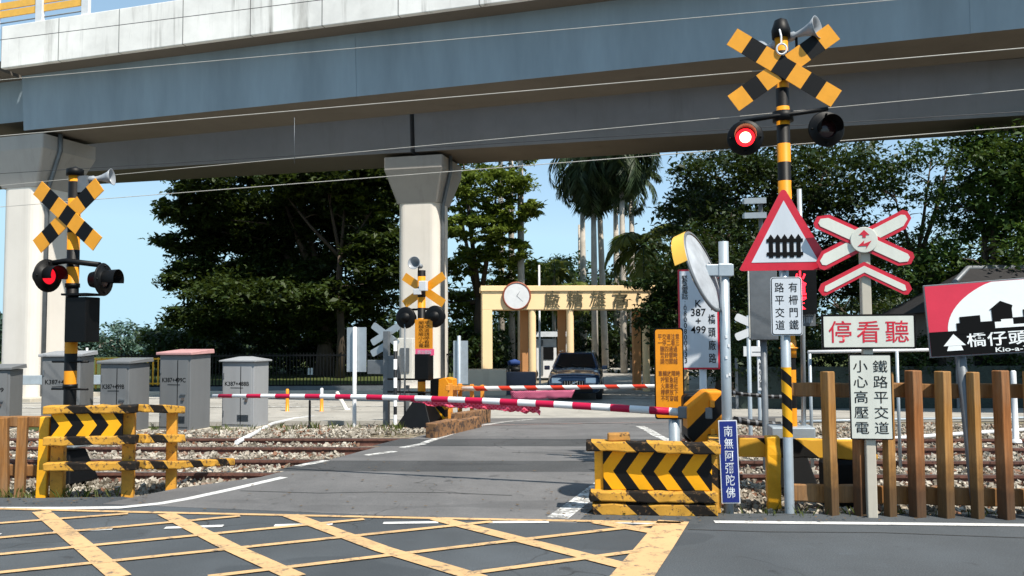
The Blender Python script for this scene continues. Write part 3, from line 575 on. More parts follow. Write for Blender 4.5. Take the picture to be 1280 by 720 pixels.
def cloth(name, label, cat, A, Bp, C, D_, mat, nx=26, nz=6, amp=.02):
    q = MB(); vs = []; fs = []
    for j in range(nz+1):
        for i in range(nx+1):
            u, v = i/nx, j/nz; p = (A*(1-u)+Bp*u)*(1-v)+(D_*(1-u)+C*u)*v; p = p+Vector((random.gauss(0, 1)*amp*.2, (math.sin(u*37+v*5)*.7+random.gauss(0, .4))*amp*(.2+v), random.gauss(0, amp*.25))); vs.append(p)
    for j in range(nz):
        for i in range(nx): k = j*(nx+1)+i; fs.append((k, k+1, k+nx+2, k+nx+1))
    q.add(vs, fs, 0, True); o = q.build(name, mat); so_ = o.modifiers.new('solid', 'SOLIDIFY'); so_.thickness = .004; return tag(o, label, cat)
def mesh_mat(name, c, c2):
    s = NT(name); x = s.n('ShaderNodeSeparateXYZ'); s.l(s.obj, x.inputs[0]); k = s.math('GREATER_THAN', s.math('FRACT', s.math('MULTIPLY', s.math('ADD', x.outputs[0], x.outputs[2]), 22)), .6)
    k2 = s.math('GREATER_THAN', s.math('FRACT', s.math('MULTIPLY', s.math('SUBTRACT', x.outputs[0], x.outputs[2]), 22)), .6); return s.fin(s.mix(s.math('MULTIPLY', s.math('MAXIMUM', k, k2), .6), c, c2), .6)
def on_arm(x, y, below=0.0, f=None):
    f = f if f is not None else (857-x)/(857-268.); Yd = 8.9+(10.75-8.9)*f*.93; return at(x, y, Yd-.02)
cloth('mesh_banner', 'crumpled red netting hanging in a pennant shape from the near red and white arm', 'netting', on_arm(513, 501), on_arm(672, 504), on_arm(676, 517), on_arm(540, 507), mesh_mat('red_netting', '#c8143c', '#e86a86'), 40, 5, .03)
cloth('cloth_banner', 'pink banner with faint writing hanging from the far orange and white arm', 'banner', at(638, 489, 16.9), at(719, 487.5, 16.5), at(714, 497, 16.5), at(640, 500, 16.9), mesh_mat('pink_banner', '#9c2a50', '#c77a92'), 20, 4, .02)
# ------------------------------------------------------------------ barriers and fences
S_beam = stripes('beam_stripes', '#cf9a3c', '#1a1613', (1, 0, 1.1), .52, .62, chip='#5e4830', chip_at=.56, rough=.8, var=.6)
S_chevL = stripes('chevron_left', '#e8a414', '#0b0b0d', (1, 0, 0), .255, .52, fold=(2, -.72), chip='#7a5a2a', chip_at=.74, phase=.12); S_chevR = stripes('chevron_right', '#e8a81c', '#0b0b0d', (1, 0, 0), .25, .52, fold=(2, .72), chip='#7a5a2a', chip_at=.76, phase=.1)
p = at_z(818, 641, 0); t = thing('chevron_barrier', 'low timber barrier with left pointing black chevrons on yellow beside the near gate machine', 'road barrier', (p.x, p.y, 0), -6, 'chevron barriers')
def beam(parent, a, b, w, h, name='beam', mat=None, bevel=.012):
    a, b = Vector(a), Vector(b); d = b-a; L = d.length; rz = math.atan2(d.y, d.x); ry = -math.asin(d.z/L); q = MB()
    vs = []; fs = []; n = max(3, int(L/.09)); jt = .0035 if L > .3 else .002
    for i in range(n+1):
        for sy, sz in ((-1, -1), (1, -1), (1, 1), (-1, 1)): vs.append((-L/2+L*i/n+(random.gauss(0, jt) if 0 < i < n else random.gauss(0, jt*2)), sy*w/2+random.gauss(0, jt), sz*h/2+random.gauss(0, jt)))
    for i in range(n):
        for k in range(4): fs.append((i*4+k, (i+1)*4+k, (i+1)*4+(k+1) % 4, i*4+(k+1) % 4))
    fs += [(0, 1, 2, 3), (n*4+3, n*4+2, n*4+1, n*4)]; q.add(vs, [f_[::-1] for f_ in fs]); o = q.build(name, mat or S_beam, parent, bevel=bevel); o.location = (a+b)/2; o.rotation_euler = (random.uniform(-.02, .02), ry, rz); return o
beam(t, (-.62, -.02, .625), (.6, -.02, .60), .22, .09); beam(t, (-.6, -.06, .165), (.57, -.06, .165), .16, .09); beam(t, (-.58, -.03, .045), (.56, -.03, .05), .2, .105)
q = MB(); q.box((.03, 0, .39), (1.0, .05, .36)); q.build('chevron_board', S_chevL, t, loc=(.03, 0, .385), bevel=.008)
for x in (-.5, .56):
    q = MB(); q.box((x, .07, .33), (.1, .13, .66)); q.build('post', S_beam if x > 0 else M_yel, t, bevel=.01)
beam(t, (-.42, -.02, .7), (-.22, .0, .705), .11, .07, 'timber_block', paint('weathered_timber', '#a8793a', .85, .3, 5, chip='#5a4326', chip_at=.55))
beam(t, (.57, .02, .6), (.66, .95, .58), .1, .1); beam(t, (.57, .02, .14), (.66, .95, .14), .1, .1)
p = at_z(985, 600, 0); t = thing('striped_rail_fence', 'yellow and black rail on one yellow post behind the blue prayer board', 'rail fence', (p.x-.1, 8.62, 0), -3); S_wide = stripes('wide_beam_stripes', '#d39d34', '#161412', (1, 0, 1.3), 1.0, .62, chip='#6a5136', chip_at=.7, rough=.65)
beam(t, (-.75, 0, .52), (.62, 0, .49), .06, .19, mat=S_wide)
beam(t, (-.43, -.09, -.08), (-.43, -.08, .64), .13, .11, 'post', M_yel)
q = MB(); q.box((.28, .1, .16), (.36, .3, .5)); q.build('black_bag_weight', M_black, t, bevel=.06)
M_brown = wood('brown_stained_timber', '#b4844a', '#7d572e'); M_brown2 = wood('reddish_stained_timber', '#a26a3e', '#6b4326'); M_railwood = wood('rail_timber', '#a0703e', '#6b4727', False)
def picket(x, ytop, Y, w, parent, mat, lean=0.0, rz=30, z0=-.1):
    p = local(parent, at(x, 640, Y)); zt = at(x, ytop, Y).z; q = MB(); q.box((0, 0, (zt+z0)/2), (w, w, zt-z0)); o = q.build('picket', mat, parent, bevel=.008); o.location = (p.x, p.y, 0); o.rotation_euler = (0, lean, math.radians(rz)); return o
t = thing('timber_fence', 'tall brown timber post fence behind the stop look listen sign', 'fence', (4.2, 7.85, 0), -3); bpy.context.view_layer.update()
for i, (x, yt, w) in enumerate(((1040, 464, .115), (1076, 463, .11), (1113, 465, .1), (1147, 463, .13), (1183, 464, .125), (1222, 465, .1), (1258, 463, .125), (1295, 464, .12), (1333, 463, .12), (1370, 464, .12), (1408, 463, .12), (1446, 464, .12))): picket(x, yt, 7.9-.002*(x-1040)*.5, w*.82, t, M_brown2 if i in (1, 3, 6) else M_brown, random.uniform(-.012, .012), 26+random.uniform(-6, 6))
for z, h, m_ in ((1.13, .13, M_railwood), (.17, .16, M_railwood)): beam(t, (-1.6, .14, z), (3.2, -.25, z-.02), .06, h, 'cross_rail', m_)
t = thing('timber_fence', 'low reddish timber fence at the left edge joined to the striped barrier', 'fence', (-5.4, 9.3, 0), 0); bpy.context.view_layer.update()
for x, yt in ((-110, 520), (-70, 520), (-32, 521), (4, 522), (24, 521)): picket(x, yt, 9.35-.001*x, .095, t, M_railwood, random.uniform(-.03, .03), 15, -.06)
q = picket(52, 521, 9.2, .1, t, M_yel, .03, 10, -.06)
for y in (527, 588):
    a, b = local(t, at(-160, y-1, 9.6)), local(t, at(60, y, 9.4)); beam(t, a, b, .06, .12, 'cross_rail', M_railwood)
p = gr(72, 618); t = thing('chevron_barrier', 'tall timber barrier with right pointing black chevrons turning back along the crossing', 'road barrier', (p.x, p.y, 0), 4, 'chevron barriers'); bpy.context.view_layer.update()
def L_(x, y, Y): return local(t, at(x, y, Y))
for x, yb, yt, w in ((72, 618, 510, .13), (160, 616, 512, .12), (214, 608, 512, .11)):
    g = gr(x, yb, -.02); gl = local(t, g); zt = at(x, yt, g.y).z; q = MB(); q.box((0, 0, zt/2-.05), (w, w, zt+.1)); o = q.build('post', paint('post_yellow_worn', '#c98f2e', .7, .3, 5, chip='#6f4526', chip_at=.58), t, bevel=.01); o.location = (gl.x, gl.y, 0); o.rotation_euler.z = .15
for ya, yb, yc, h in ((512, 511, 512, .085), (551, 549, 548, .09), (583, 582, 581, .085)):
    a, b = L_(57, ya, 9.08), L_(172, yb, 9.2); beam(t, a, b, .15, h); c_ = L_(226, yc, 9.75); beam(t, b+Vector((.02, .03, .004)), c_, .14, h)
beam(t, L_(200, 582, 9.7), L_(290, 577, 11.0), .12, .09)
q = MB(); a, b = L_(66, 531, 9.12), L_(155, 531, 9.2); q.box((0, 0, 0), ((b-a).length, .04, .33)); o = q.build('chevron_board', S_chevR, t, bevel=.008); o.location = (a+b)/2+Vector((0, -.03, 0)); o.rotation_euler.z = math.atan2(b.y-a.y, b.x-a.x)
# far side timbers and yellow railing
t = thing('pipe_railing', 'low orange railing with timber footing on the far side of the tracks', 'railing', (-1.2, 18, 0), 0); bpy.context.view_layer.update(); M_or2 = paint('orange_rail_paint', '#d68a2c', .6, .25, 6, chip='#7a4d22', chip_at=.6)
P = [gr(563, 532), gr(575, 528), gr(590, 526), gr(603, 523)]
for g in P: q = MB(); gl = local(t, g); q.box((gl.x, gl.y, gl.z+.4), (.09, .09, .8)); q.build('post', M_or2, t, bevel=.008)
for z in (.72, .38):
    a, b = local(t, P[0]), local(t, P[-1]); beam(t, a+Vector((-.05, -.06, z)), b+Vector((.15, -.06, z)), .07, .1, 'rail', M_or2)
t = thing('timber_footing', 'stack of weathered timbers at the edge of the far road corner', 'timber kerb', (-1.3, 17, 0), 0); bpy.context.view_layer.update(); M_tim = paint('old_railway_timber', '#85603f', .9, .4, 4, chip='#46352a', chip_at=.5)
for a, b, h in ((gr(538, 548), gr(566, 541), .26), (gr(566, 541), gr(596, 534), .22), (gr(570, 536), gr(608, 528), .3)): beam(t, local(t, a)+Vector((0, 0, h/2-.02)), local(t, b)+Vector((0, 0, h/2-.02)), .2, h, 'timber', M_tim)
# ------------------------------------------------------------------ signs
def post(parent, z1, r, mat=None, z0=-.15, name='post'):
    q = MB(); q.lathe([(r, z0), (r, z1), (r*.6, z1+.008), (0, z1+.01)], 18); return q.build(name, mat or M_steel, parent)
def board(parent, poly, inner, y, edge_mat, face_mat, name='board', back=None, inset=None):
    q = MB(); q.prism(poly, y+.0, y+.012, 0); q.prism(poly, y-.003, y-.0004, 1); o = q.build(name, [back or M_dsteel, edge_mat], parent)
    if inner: q = MB(); q.prism(inner, y-.006, y-.0034); q.build('face', face_mat, o)
    return o
def scale_in(poly, d):
    n = len(poly); out = []
    for i in range(n):
        p0, p1, p2 = Vector(poly[i-1]), Vector(poly[i]), Vector(poly[(i+1) % n]); e1 = (p1-p0).normalized(); e2 = (p2-p1).normalized(); n1 = Vector((-e1.y, e1.x)); n2 = Vector((-e2.y, e2.x)); b = (n1+n2); k = b.length_squared
        out.append(tuple(p1+b*(2*d/k) if k > 1e-6 else p1))
    return out
# warning triangle
p = gr(987, 641); t = thing('warning_sign', 'red bordered triangular level crossing sign with a fence pictogram on a striped post', 'road sign', (p.x, p.y, 0), -7); Yt = p.y; z_ = lambda y, x=978: at(x, y, Yt).z
post(t, z_(300), .045); S_spiral = stripes('spiral_wrap', '#e8a81e', '#0b0b0d', (.9, 0, 1), .215, .52, chip='#8a6a2c', chip_at=.75); q = MB(); q.lathe([(.0462, z_(546)), (.0462, z_(459))], 18); q.build('striped_wrap', S_spiral, t)
zb, zt = z_(338), z_(236); hw = .452; tri = []
for (cx, cz), (a0, a1) in zip(((-hw+.02, zb), (hw-.02, zb), (0, zt)), ((PI/2+PI*.166*3*.0+PI*7/6-PI/2, PI*3/2), (PI*3/2, PI*2+PI/6), (PI/6, PI*5/6))):
    ctr = Vector((0, (zb*2+zt)/3)); v = Vector((cx, cz)); v = v+(ctr-v).normalized()*.05
    for i in range(5): a = a0+(a1-a0)*i/4; tri.append((v.x+.03*math.cos(a), v.y+.03*math.sin(a)))
dx = 0.0; zi0, zi1 = z_(324), z_(260); inner = [(-.305, z_(328.5)), (.305, z_(328.5)), (0, z_(252))]
o = board(t, tri, inner, -.065, M_red, M_signwhite); pic = MB(); zc_ = z_(309); 
for i in range(5):
    x = -.125+i*.0625; pic.prism([(x-.019, zc_-.105), (x+.019, zc_-.105), (x+.019, zc_+.075), (x+.027, zc_+.075), (x, zc_+.115), (x-.027, zc_+.075), (x-.019, zc_+.075)], -.0755, -.0722)
for zz in (.055, -.07): pic.prism([(-.165, zc_+zz-.017), (.165, zc_+zz-.017), (.165, zc_+zz+.017), (-.165, zc_+zz+.017)], -.0765, -.0757)
pic.build('fence_pictogram', M_ink, o)
zc_ = z_(383); xo = 0.005; rr = rrect(.285, .545, .03, 5, xo, zc_); o = board(t, rr, rrect(.272, .532, .026, 5, xo, zc_), -.06, M_signwhite, M_ink, 'supplementary_board'); q = MB(); q.prism(rrect(.258, .518, .02, 5, xo, zc_), -.0675, -.0663); q.build('white_face', M_signwhite, o)
lettering('有柵門鐵', .085, .44, M_ink, o, (xo+.062, -.069, zc_), bold=.006, vertical=True, gap=1.2); lettering('路平交道', .085, .44, M_ink, o, (xo-.062, -.069, zc_), bold=.006, vertical=True, gap=1.2)
for zz in (z_(300), z_(360), z_(400)): q = MB(); q.box((0, -.045, zz), (.13, .035, .035)); q.build('bracket', M_dsteel, t)
# stop look listen
p = gr(1090, 646); t = thing('crossing_sign', 'red edged white crossbuck over a stop look listen board on a pale post', 'crossing sign', (p.x, p.y, 0), -9); Ys = p.y; z_ = lambda y, x=1085: at(x, y, Ys).z
q = MB(); q.box((0, 0, z_(310)/2), (.085, .085, z_(310)+.2)); q.build('post', M_conc, t, bevel=.008)
M_pale = paint('pale_sign_sheet', '#cdcfc6', .42, .13, 3, streak=True)
def arm_poly(L0, L1, w, ang, cx, cz, tip=.09):
    c_, s_ = math.cos(ang), math.sin(ang); P = [(L0, -w/2), (L1-tip, -w/2), (L1, -w*.12), (L1, w*.3), (L1-.03, w/2), (L0, w/2)] if L0 >= 0 else [(L0, -w*.3), (L0+.03, -w/2), (L1-tip, -w/2), (L1, -w*.12), (L1, w*.3), (L1-.03, w/2), (L0+tip, w/2), (L0, w*.12)]
    return [(cx+x*c_-y*s_, cz+x*s_+y*c_) for x, y in P]
zc_ = z_(301); cx = -.02
for k, a in enumerate((math.radians(27), math.radians(-27))):
    o = board(t, arm_poly(-.46, .46, .165, a, cx, zc_), None, -.062-k*.008, M_red, M_pale, 'crossbuck_board'); q = MB(); q.prism(arm_poly(-.425, .425, .1, a, cx, zc_, .06), -.0785 if k else -.0695, -.0745 if k else -.066); q.build('face', M_pale, o)
q = MB(); q.prism(disc(.118, 32, cx, zc_), -.094, -.066); em = q.build('emblem_disc', M_pale, t, bevel=.004); q = MB(); e = [(-.05, -.02), (.0, .025), (-.005, -.002), (.055, .022), (.01, -.045), (.018, -.018)]
q.prism([(cx+x*1.15, zc_-.035+z*1.15) for x, z in e], -.098, -.0945); q.prism([(cx-.045, zc_+.045), (cx, zc_+.09), (cx+.045, zc_+.045), (cx+.014, zc_+.045), (cx+.014, zc_+.02), (cx-.014, zc_+.02), (cx-.014, zc_+.045)], -.098, -.0945); q.build('lightning_mark', M_red, em)
zc_ = z_(349); ch = [(-.405, -.10), (-.37, -.148), (-.34, -.15), (0, .03), (.34, -.15), (.37, -.148), (.405, -.10), (.38, -.04), (0, .155), (-.38, -.04)]; ch = [(cx+x, zc_+z) for x, z in ch]
o = board(t, ch, None, -.064, M_red, M_pale, 'chevron_board'); chi = [(-.355, -.108), (-.33, -.115), (0, .058), (.33, -.115), (.355, -.108), (.345, -.062), (0, .118), (-.345, -.062)]; q = MB(); q.prism([(cx+x, zc_+z) for x, z in chi], -.0715, -.0675); q.build('face', M_pale, o)
zc_ = z_(414.5); xo = 0.0; o = board(t, rrect(.81, .315, .012, 4, xo, zc_), rrect(.775, .28, .006, 4, xo, zc_), -.062, M_ink, M_pale, 'stop_board'); lettering('停看聽', .69, .2, M_red, o, (xo, -.0705, zc_), bold=.004, sp=1.3)
zc_ = z_(495.5); xo = .005; o = board(t, rrect(.365, .765, .01, 4, xo, zc_), rrect(.345, .745, .006, 4, xo, zc_), -.064, M_ink, M_pale, 'caution_board'); lettering('鐵路平交道', .125, .66, M_ink, o, (xo+.085, -.0725, zc_), bold=.0, vertical=True, gap=1.15); lettering('小心高壓電', .125, .66, M_ink, o, (xo-.085, -.0725, zc_), bold=.0, vertical=True, gap=1.15)
# direction board, leaning
p = gr(1222, 646); t = thing('direction_sign', 'red white and black direction board on a leaning grey post at the right edge', 'direction sign', (p.x+.0, p.y, -.03), -15, None, (0, math.radians(-3.6))); Yd = p.y
post(t, 1.7, .045, M_dsteel)
W_, H_ = 1.85, .665; x0 = -.27; zb = 1.475; q = MB(); q.box((x0+W_/2, -.065, zb+H_/2), (W_, .03, H_)); bd = q.build('board', M_dsteel, t, bevel=.004); M_bright = paint('bright_white_vinyl', '#f2f4f3', .4, .04, 3)
def fld(poly, y, mat, name): q = MB(); q.prism([(x0+x, zb+z) for x, z in poly], y-.0012, y); return q.build(name, mat, bd)
fld([(.012, .012), (W_-.012, .012), (W_-.012, H_-.012), (.012, H_-.012)], -.0805, paint('coral_red', '#d8344c', .4, .08, 3), 'red_field')
arc = [(1.0-.83*math.cos(a), .23+.5*math.sin(a)) for a in [PI*i/40 for i in range(41)]]; arc = [(min(max(x, .012), W_-.013), min(z, H_-.014)) for x, z in arc]; fld(arc, -.0822, M_bright, 'white_dome'); fld([(.013, .013), (W_-.013, .013), (W_-.013, .232), (.013, .232)], -.0842, M_ink, 'black_field')
sk_ = [(.30, .2), (.30, .30), (.335, .30), (.335, .355), (.53, .36), (.53, .30), (.64, .30), (.64, .40), (.62, .40), (.73, .475), (.84, .43), (.83, .40), (.83, .32), (.93, .32), (.93, .385), (.955, .385), (.955, .32), (1.0, .32), (1.0, .38), (1.12, .38), (1.12, .46), (1.16, .46), (1.16, .33), (1.4, .33), (1.4, .2)]; sk_ = [((x-.02)*.87, z) for x, z in sk_]; fld(sk_, -.0862, M_ink, 'skyline_silhouette'); fld([((x-.02)*.87, z) for x, z in ((.66, .235), (.66, .29), (.72, .29), (.72, .31), (.83, .31), (.83, .26), (.93, .26), (1.15, .265), (1.15, .235))], -.088, M_bright, 'white_yard')
fld([(.12, .1), (.305, .1), (.21, .205)], -.0862, M_bright, 'arrow_head'); fld([(.145, .055), (.28, .055), (.265, .098), (.16, .098)], -.0862, M_bright, 'arrow_foot')
lettering('橋仔頭糖廠', .83, .135, M_bright, bd, (x0+.33+.40, -.087, zb+.145), bold=.012, sp=1.05); lettering('Kio-a-Tua', .36, .042, M_bright, bd, (x0+.72, -.087, zb+.042), bold=.012)
# mirror on its post, prayer board tied to it
p = gr(911, 641); t = thing('traffic_mirror', 'round traffic mirror seen from its grey back with a yellow hood on a post', 'traffic mirror', (p.x, p.y, 0), 0); Ym = p.y; bpy.context.view_layer.update()
zt = at(905, 302, Ym).z; q = MB(); q.tube([(0, 0, -.15), (0, 0, zt)], .047, 16); q.build('post', M_steel, t)
n = Vector((-.83, .47, -.33)).normalized(); cc = local(t, at(879, 339, Ym-.02)); up = (Vector((0, 0, 1))-n*n.z).normalized(); sd_ = up.cross(n); M0 = Matrix((( *sd_, 0), (*up, 0), (*n, 0), (0, 0, 0, 1))).transposed(); M0 = Matrix.Translation(cc) @ Matrix.Scale(.95, 4) @ Matrix(((sd_.x, up.x, n.x, 0), (sd_.y, up.y, n.y, 0), (sd_.z, up.z, n.z, 0), (0, 0, 0, 1)))
q = MB(); q.lathe([(0, -.045), (.2, -.04), (.36, -.012), (.40, 0)], 44, M0); back = q.build('mirror_back', paint('mirror_back_grey', '#a2a7ad', .5, .3, 4, chip='#7e858c', chip_at=.68), t)
q = MB(); q.lathe([(.398, -.012), (.422, -.01), (.428, .012), (.40, .02)], 44, M0); q.build('rim', M_dsteel, t); q = MB(); q.lathe([(.40, .012), (.3, .05), (.15, .075), (0, .082)], 40, M0); q.build('mirror_glass', paint('mirror_glass', '#dfe6ea', .03, .02, 3, metal=1.0), t)
q = MB(); q.lathe([(.43, -.005), (.425, .13)], 20, M0, a0=PI*.06, a1=PI*.72); q.lathe([(.412, .13), (.417, .0)], 20, M0, a0=PI*.06, a1=PI*.72); q.build('hood', paint('hood_yellow', '#f4be4e', .45, .08), t)
q = MB(); q.box((-.05, 0, at(905, 338, Ym).z), (.26, .11, .11)); q.box((0, 0, at(905, 338, Ym).z), (.13, .13, .12)); q.build('bracket', M_steel, t, bevel=.008)
for i, (x, y) in enumerate(((908, 421), (911, 432), (908, 447), (912, 468), (909, 470))):
    q = MB(); pp = local(t, at(x, y, Ym-.047)); q.prism(rrect(.02, .028, cx=pp.x, cz=pp.z), -.0505, -.047); q.build('sticker', M_whitep, t)
p = at(913, 577, Ym-.06); o = thing('prayer_board', 'narrow dark blue board with white brush lettering tied low on the mirror post', 'sign board', (p.x, p.y, 0), -4, None, (0, math.radians(-1.3))); zc_ = p.z
q = MB(); q.prism(rrect(.17, .76, .006, 3, 0, zc_), -.005, .008); b = q.build('board', M_whitep, o); q = MB(); q.prism(rrect(.152, .742, .004, 3, 0, zc_), -.0085, -.0055); q.build('blue_face', paint('navy_enamel', '#1c2a72', .3, .12, 4), b)
lettering('南無阿彌陀佛', .085, .66, M_signwhite, b, (0, -.0105, zc_), bold=.004, vertical=True, gap=1.05)
for zz in (zc_+.2, zc_-.22): q = MB(); q.lathe([(.05, zz-.01), (.054, zz-.01), (.054, zz+.01), (.05, zz+.01)], 14, Matrix.Translation((0, .06, 0))); q.build('tie', M_black, o)
# kilometre board and orange notice board
p = at(880, 540, 10.75); t = thing('kilometre_sign', 'red edged white emergency phone board partly hidden by the round mirror', 'sign', (p.x, p.y, -.1), -8); Yk = p.y; z_ = lambda y: at(876, y, Yk).z+.1
post(t, z_(350), .045, M_whitep); zc_ = z_(399); xo = -.045; o = board(t, rrect(.5, 1.255, .012, 4, xo, zc_), rrect(.455, 1.21, .006, 4, xo, zc_), -.06, M_red, M_signwhite)
lettering('緊急電話:0800800333', .075, 1.1, M_ink, o, (xo-.165, -.0695, zc_), bold=.006, vertical=True, gap=.8); lettering('K\n387\n+\n499', .19, .42, M_ink, o, (xo-.005, -.0695, zc_+.03), bold=.01, gap=.85); lettering('名稱:橋頭廠路', .09, 1.1, M_ink, o, (xo+.16, -.0695, zc_), bold=.006, vertical=True, gap=1.25)
p = at(843, 545, 9.75); t = thing('notice_sign', 'orange notice board with rows of small black writing on a short grey post', 'notice board', (p.x, p.y, -.1), -8); Yo = p.y; z_ = lambda y: at(838, y, Yo).z+.1
post(t, z_(500), .062, M_steel); zc_ = z_(466.5); xo = -.05; o = board(t, rrect(.33, 1.03, .03, 5, xo, zc_), rrect(.30, .995, .025, 5, xo, zc_), -.075, M_ink, M_orange)
M_oink = paint('faded_brown_ink', '#6e3c0e', .6, .2, 8)
rows = ['平交道注意', '一停二看三', '聽四通過', '警鈴響時', '請勿闖越', '', '車輛故障時', '按緊急鈕', '火車接近', '柵欄放下', '不可穿越', '', '違者處罰']; lettering('\n'.join(rows), .24, .9, M_oink, o, (xo, -.084, zc_), bold=.006)
# equipment case behind the triangle, its hoods, and the far small signs
p = at(957, 540, 10.9); t = thing('signal_case', 'grey back of a tall equipment case with lamp hoods left of the warning triangle post', 'equipment case', (p.x, p.y, -.1), -10); Yq = p.y; z_ = lambda y: at(957, y, Yq).z+.1
q = MB(); q.box((0, 0, (z_(335)+z_(425))/2), (.34, .22, z_(335)-z_(425))); q.build('case', M_dsteel, t, bevel=.01); q = MB(); q.box((-.176, -.05, (z_(335)+z_(425))/2), (.012, .11, z_(335)-z_(425)-.05)); q.build('trim', M_offwhite, t); post(t, z_(420), .04, M_dsteel)
q = MB(); q.box((0, 0, z_(300)), (.05, .05, z_(255)-z_(345))); q.build('mast', M_dsteel, t)
for y in (250, 268): q = MB(); q.hexa([(-.22, -.2, z_(y+7)), (.05, -.2, z_(y+7)), (.05, .1, z_(y+3)), (-.22, .1, z_(y+3))], [(-.22, -.2, z_(y)), (.05, -.2, z_(y)), (.05, .1, z_(y-2)), (-.22, .1, z_(y-2))]); q.build('lamp_hood', M_steel, t)
p = gr(950, 527); t = thing('place_marker', 'small white board over a narrow lettered strip on a thin post beyond the far track', 'marker sign', (p.x, p.y, zg(p.y)-.1), -8); Yv = p.y; z_ = lambda y: at(948, y, Yv).z-zg(Yv)+.1
post(t, z_(426), .035, M_steel); q = MB(); q.prism(rrect(.46, .2, .005, 3, -.07, z_(439)), -.06, -.045); b = q.build('board', M_whitep, t); q = MB(); q.prism(rrect(.26, .018, 0, 3, 0, z_(440)), -.063, -.0605); q.build('faded_line', M_dsteel, b); q = MB(); q.prism(rrect(.13, .6, .005, 3, .035, z_(469)), -.055, -.04); b = q.build('strip_board', M_whitep, t); lettering('當心火車', .09, .52, M_ink, b, (.035, -.058, z_(469)), bold=.01, vertical=True, gap=.9)
t = thing('far_crossbuck', 'pair of white sign blades peeping out left of the grey equipment case', 'crossing sign', (at(938, 530, 14.3).x, 14.3, -.1), -10); z_ = lambda y: at(938, y, 14.3).z+.1; post(t, z_(395), .035, M_steel)
for y, a in ((402, -25), (416, 22)): q = MB(); q.prism(rrect(.42, .13, .04, 4), -.05, -.04, 0, Matrix.Translation((-.02, 0, z_(y))) @ Matrix.Rotation(math.radians(-a), 4, 'Y')); q.build('blade', M_whitep, t)
# far left signs seen from behind
p = gr(443, 527); t = thing('sign_back', 'tall plain grey back of a sign on a bright thin post beyond the tracks', 'sign', (p.x, p.y, p.z), -14); z_ = lambda y: at(443, y, p.y).z-p.z
post(t, z_(409), .045, M_whitep); q = MB(); q.prism(rrect(.46, .98, .01, 3, .02, z_(437)), .05, .062); q.build('board', M_steel, t)
p2 = gr(483, 528); t = thing('far_crossbuck', 'grey back of a crossbuck sign on a dark post with a small box', 'crossing sign', (p2.x, p2.y, p2.z), -16); z_ = lambda y: at(483, y, p2.y).z-p2.z
q = MB(); q.box((.0, 0, z_(420)/2), (.11, .11, z_(420)+.2)); q.build('post', M_dsteel, t)
for a, zz, L in ((30, 418, .72), (-35, 418, .72), (28, 437, .4)): q = MB(); q.prism(rrect(L, .15, .03, 4), .07+abs(a)*.001, .085+abs(a)*.001, 0, Matrix.Translation((-.08 if zz == 418 else -.22, 0, z_(zz))) @ Matrix.Rotation(math.radians(-a), 4, 'Y')); q.build('blade', M_steel, t)
q = MB(); q.box((-.25, .05, z_(459)), (.4, .08, .3)); q.build('box', M_dsteel, t, bevel=.01); q = MB(); q.box((.12, .05, z_(470)), (.3, .2, .85)); q.build('case', M_dsteel, t, bevel=.01)
p3 = gr(494, 531); S_bw = stripes('black_white_post', '#e8e8e8', '#202226', (0, 0, 1), .36, .55, var=.1); t = thing('height_post', 'thin black and white banded post beside the grey crossbuck back', 'marker post', (p3.x, p3.y, p3.z), 0); post(t, at(494, 425, p3.y).z-p3.z, .035, S_bw)
p = gr(574, 517); t = thing('sign_back', 'pale grey back of a narrow sign right of the flared pier', 'sign', (p.x, p.y, p.z), -10); z_ = lambda y: at(570, y, p.y).z-p.z; post(t, z_(420), .05, M_steel); q = MB(); q.prism(rrect(.4, 1.15, .01, 3, .03, z_(453)), .05, .062); q.build('board', M_steel, t)
p = at(508, 500, 19.5); t = thing('meter_box', 'small white metering cabinet on the pier behind the middle signal', 'meter box', (p.x, p.y, zg(p.y)), -14); z_ = lambda y: at(505, y, p.y).z-zg(p.y); q = MB(); q.box((0, 0, z_(450)), (.36, .2, 1.0)); q.build('case', M_offwhite, t, bevel=.01); q = MB(); q.box((0, -.11, z_(450)), (.22, .02, .55)); q.build('door_panel', M_dsteel, t); q = MB(); q.box((0, .02, z_(480)/2-.05), (.1, .1, z_(478))); q.build('stand', M_dsteel, t)
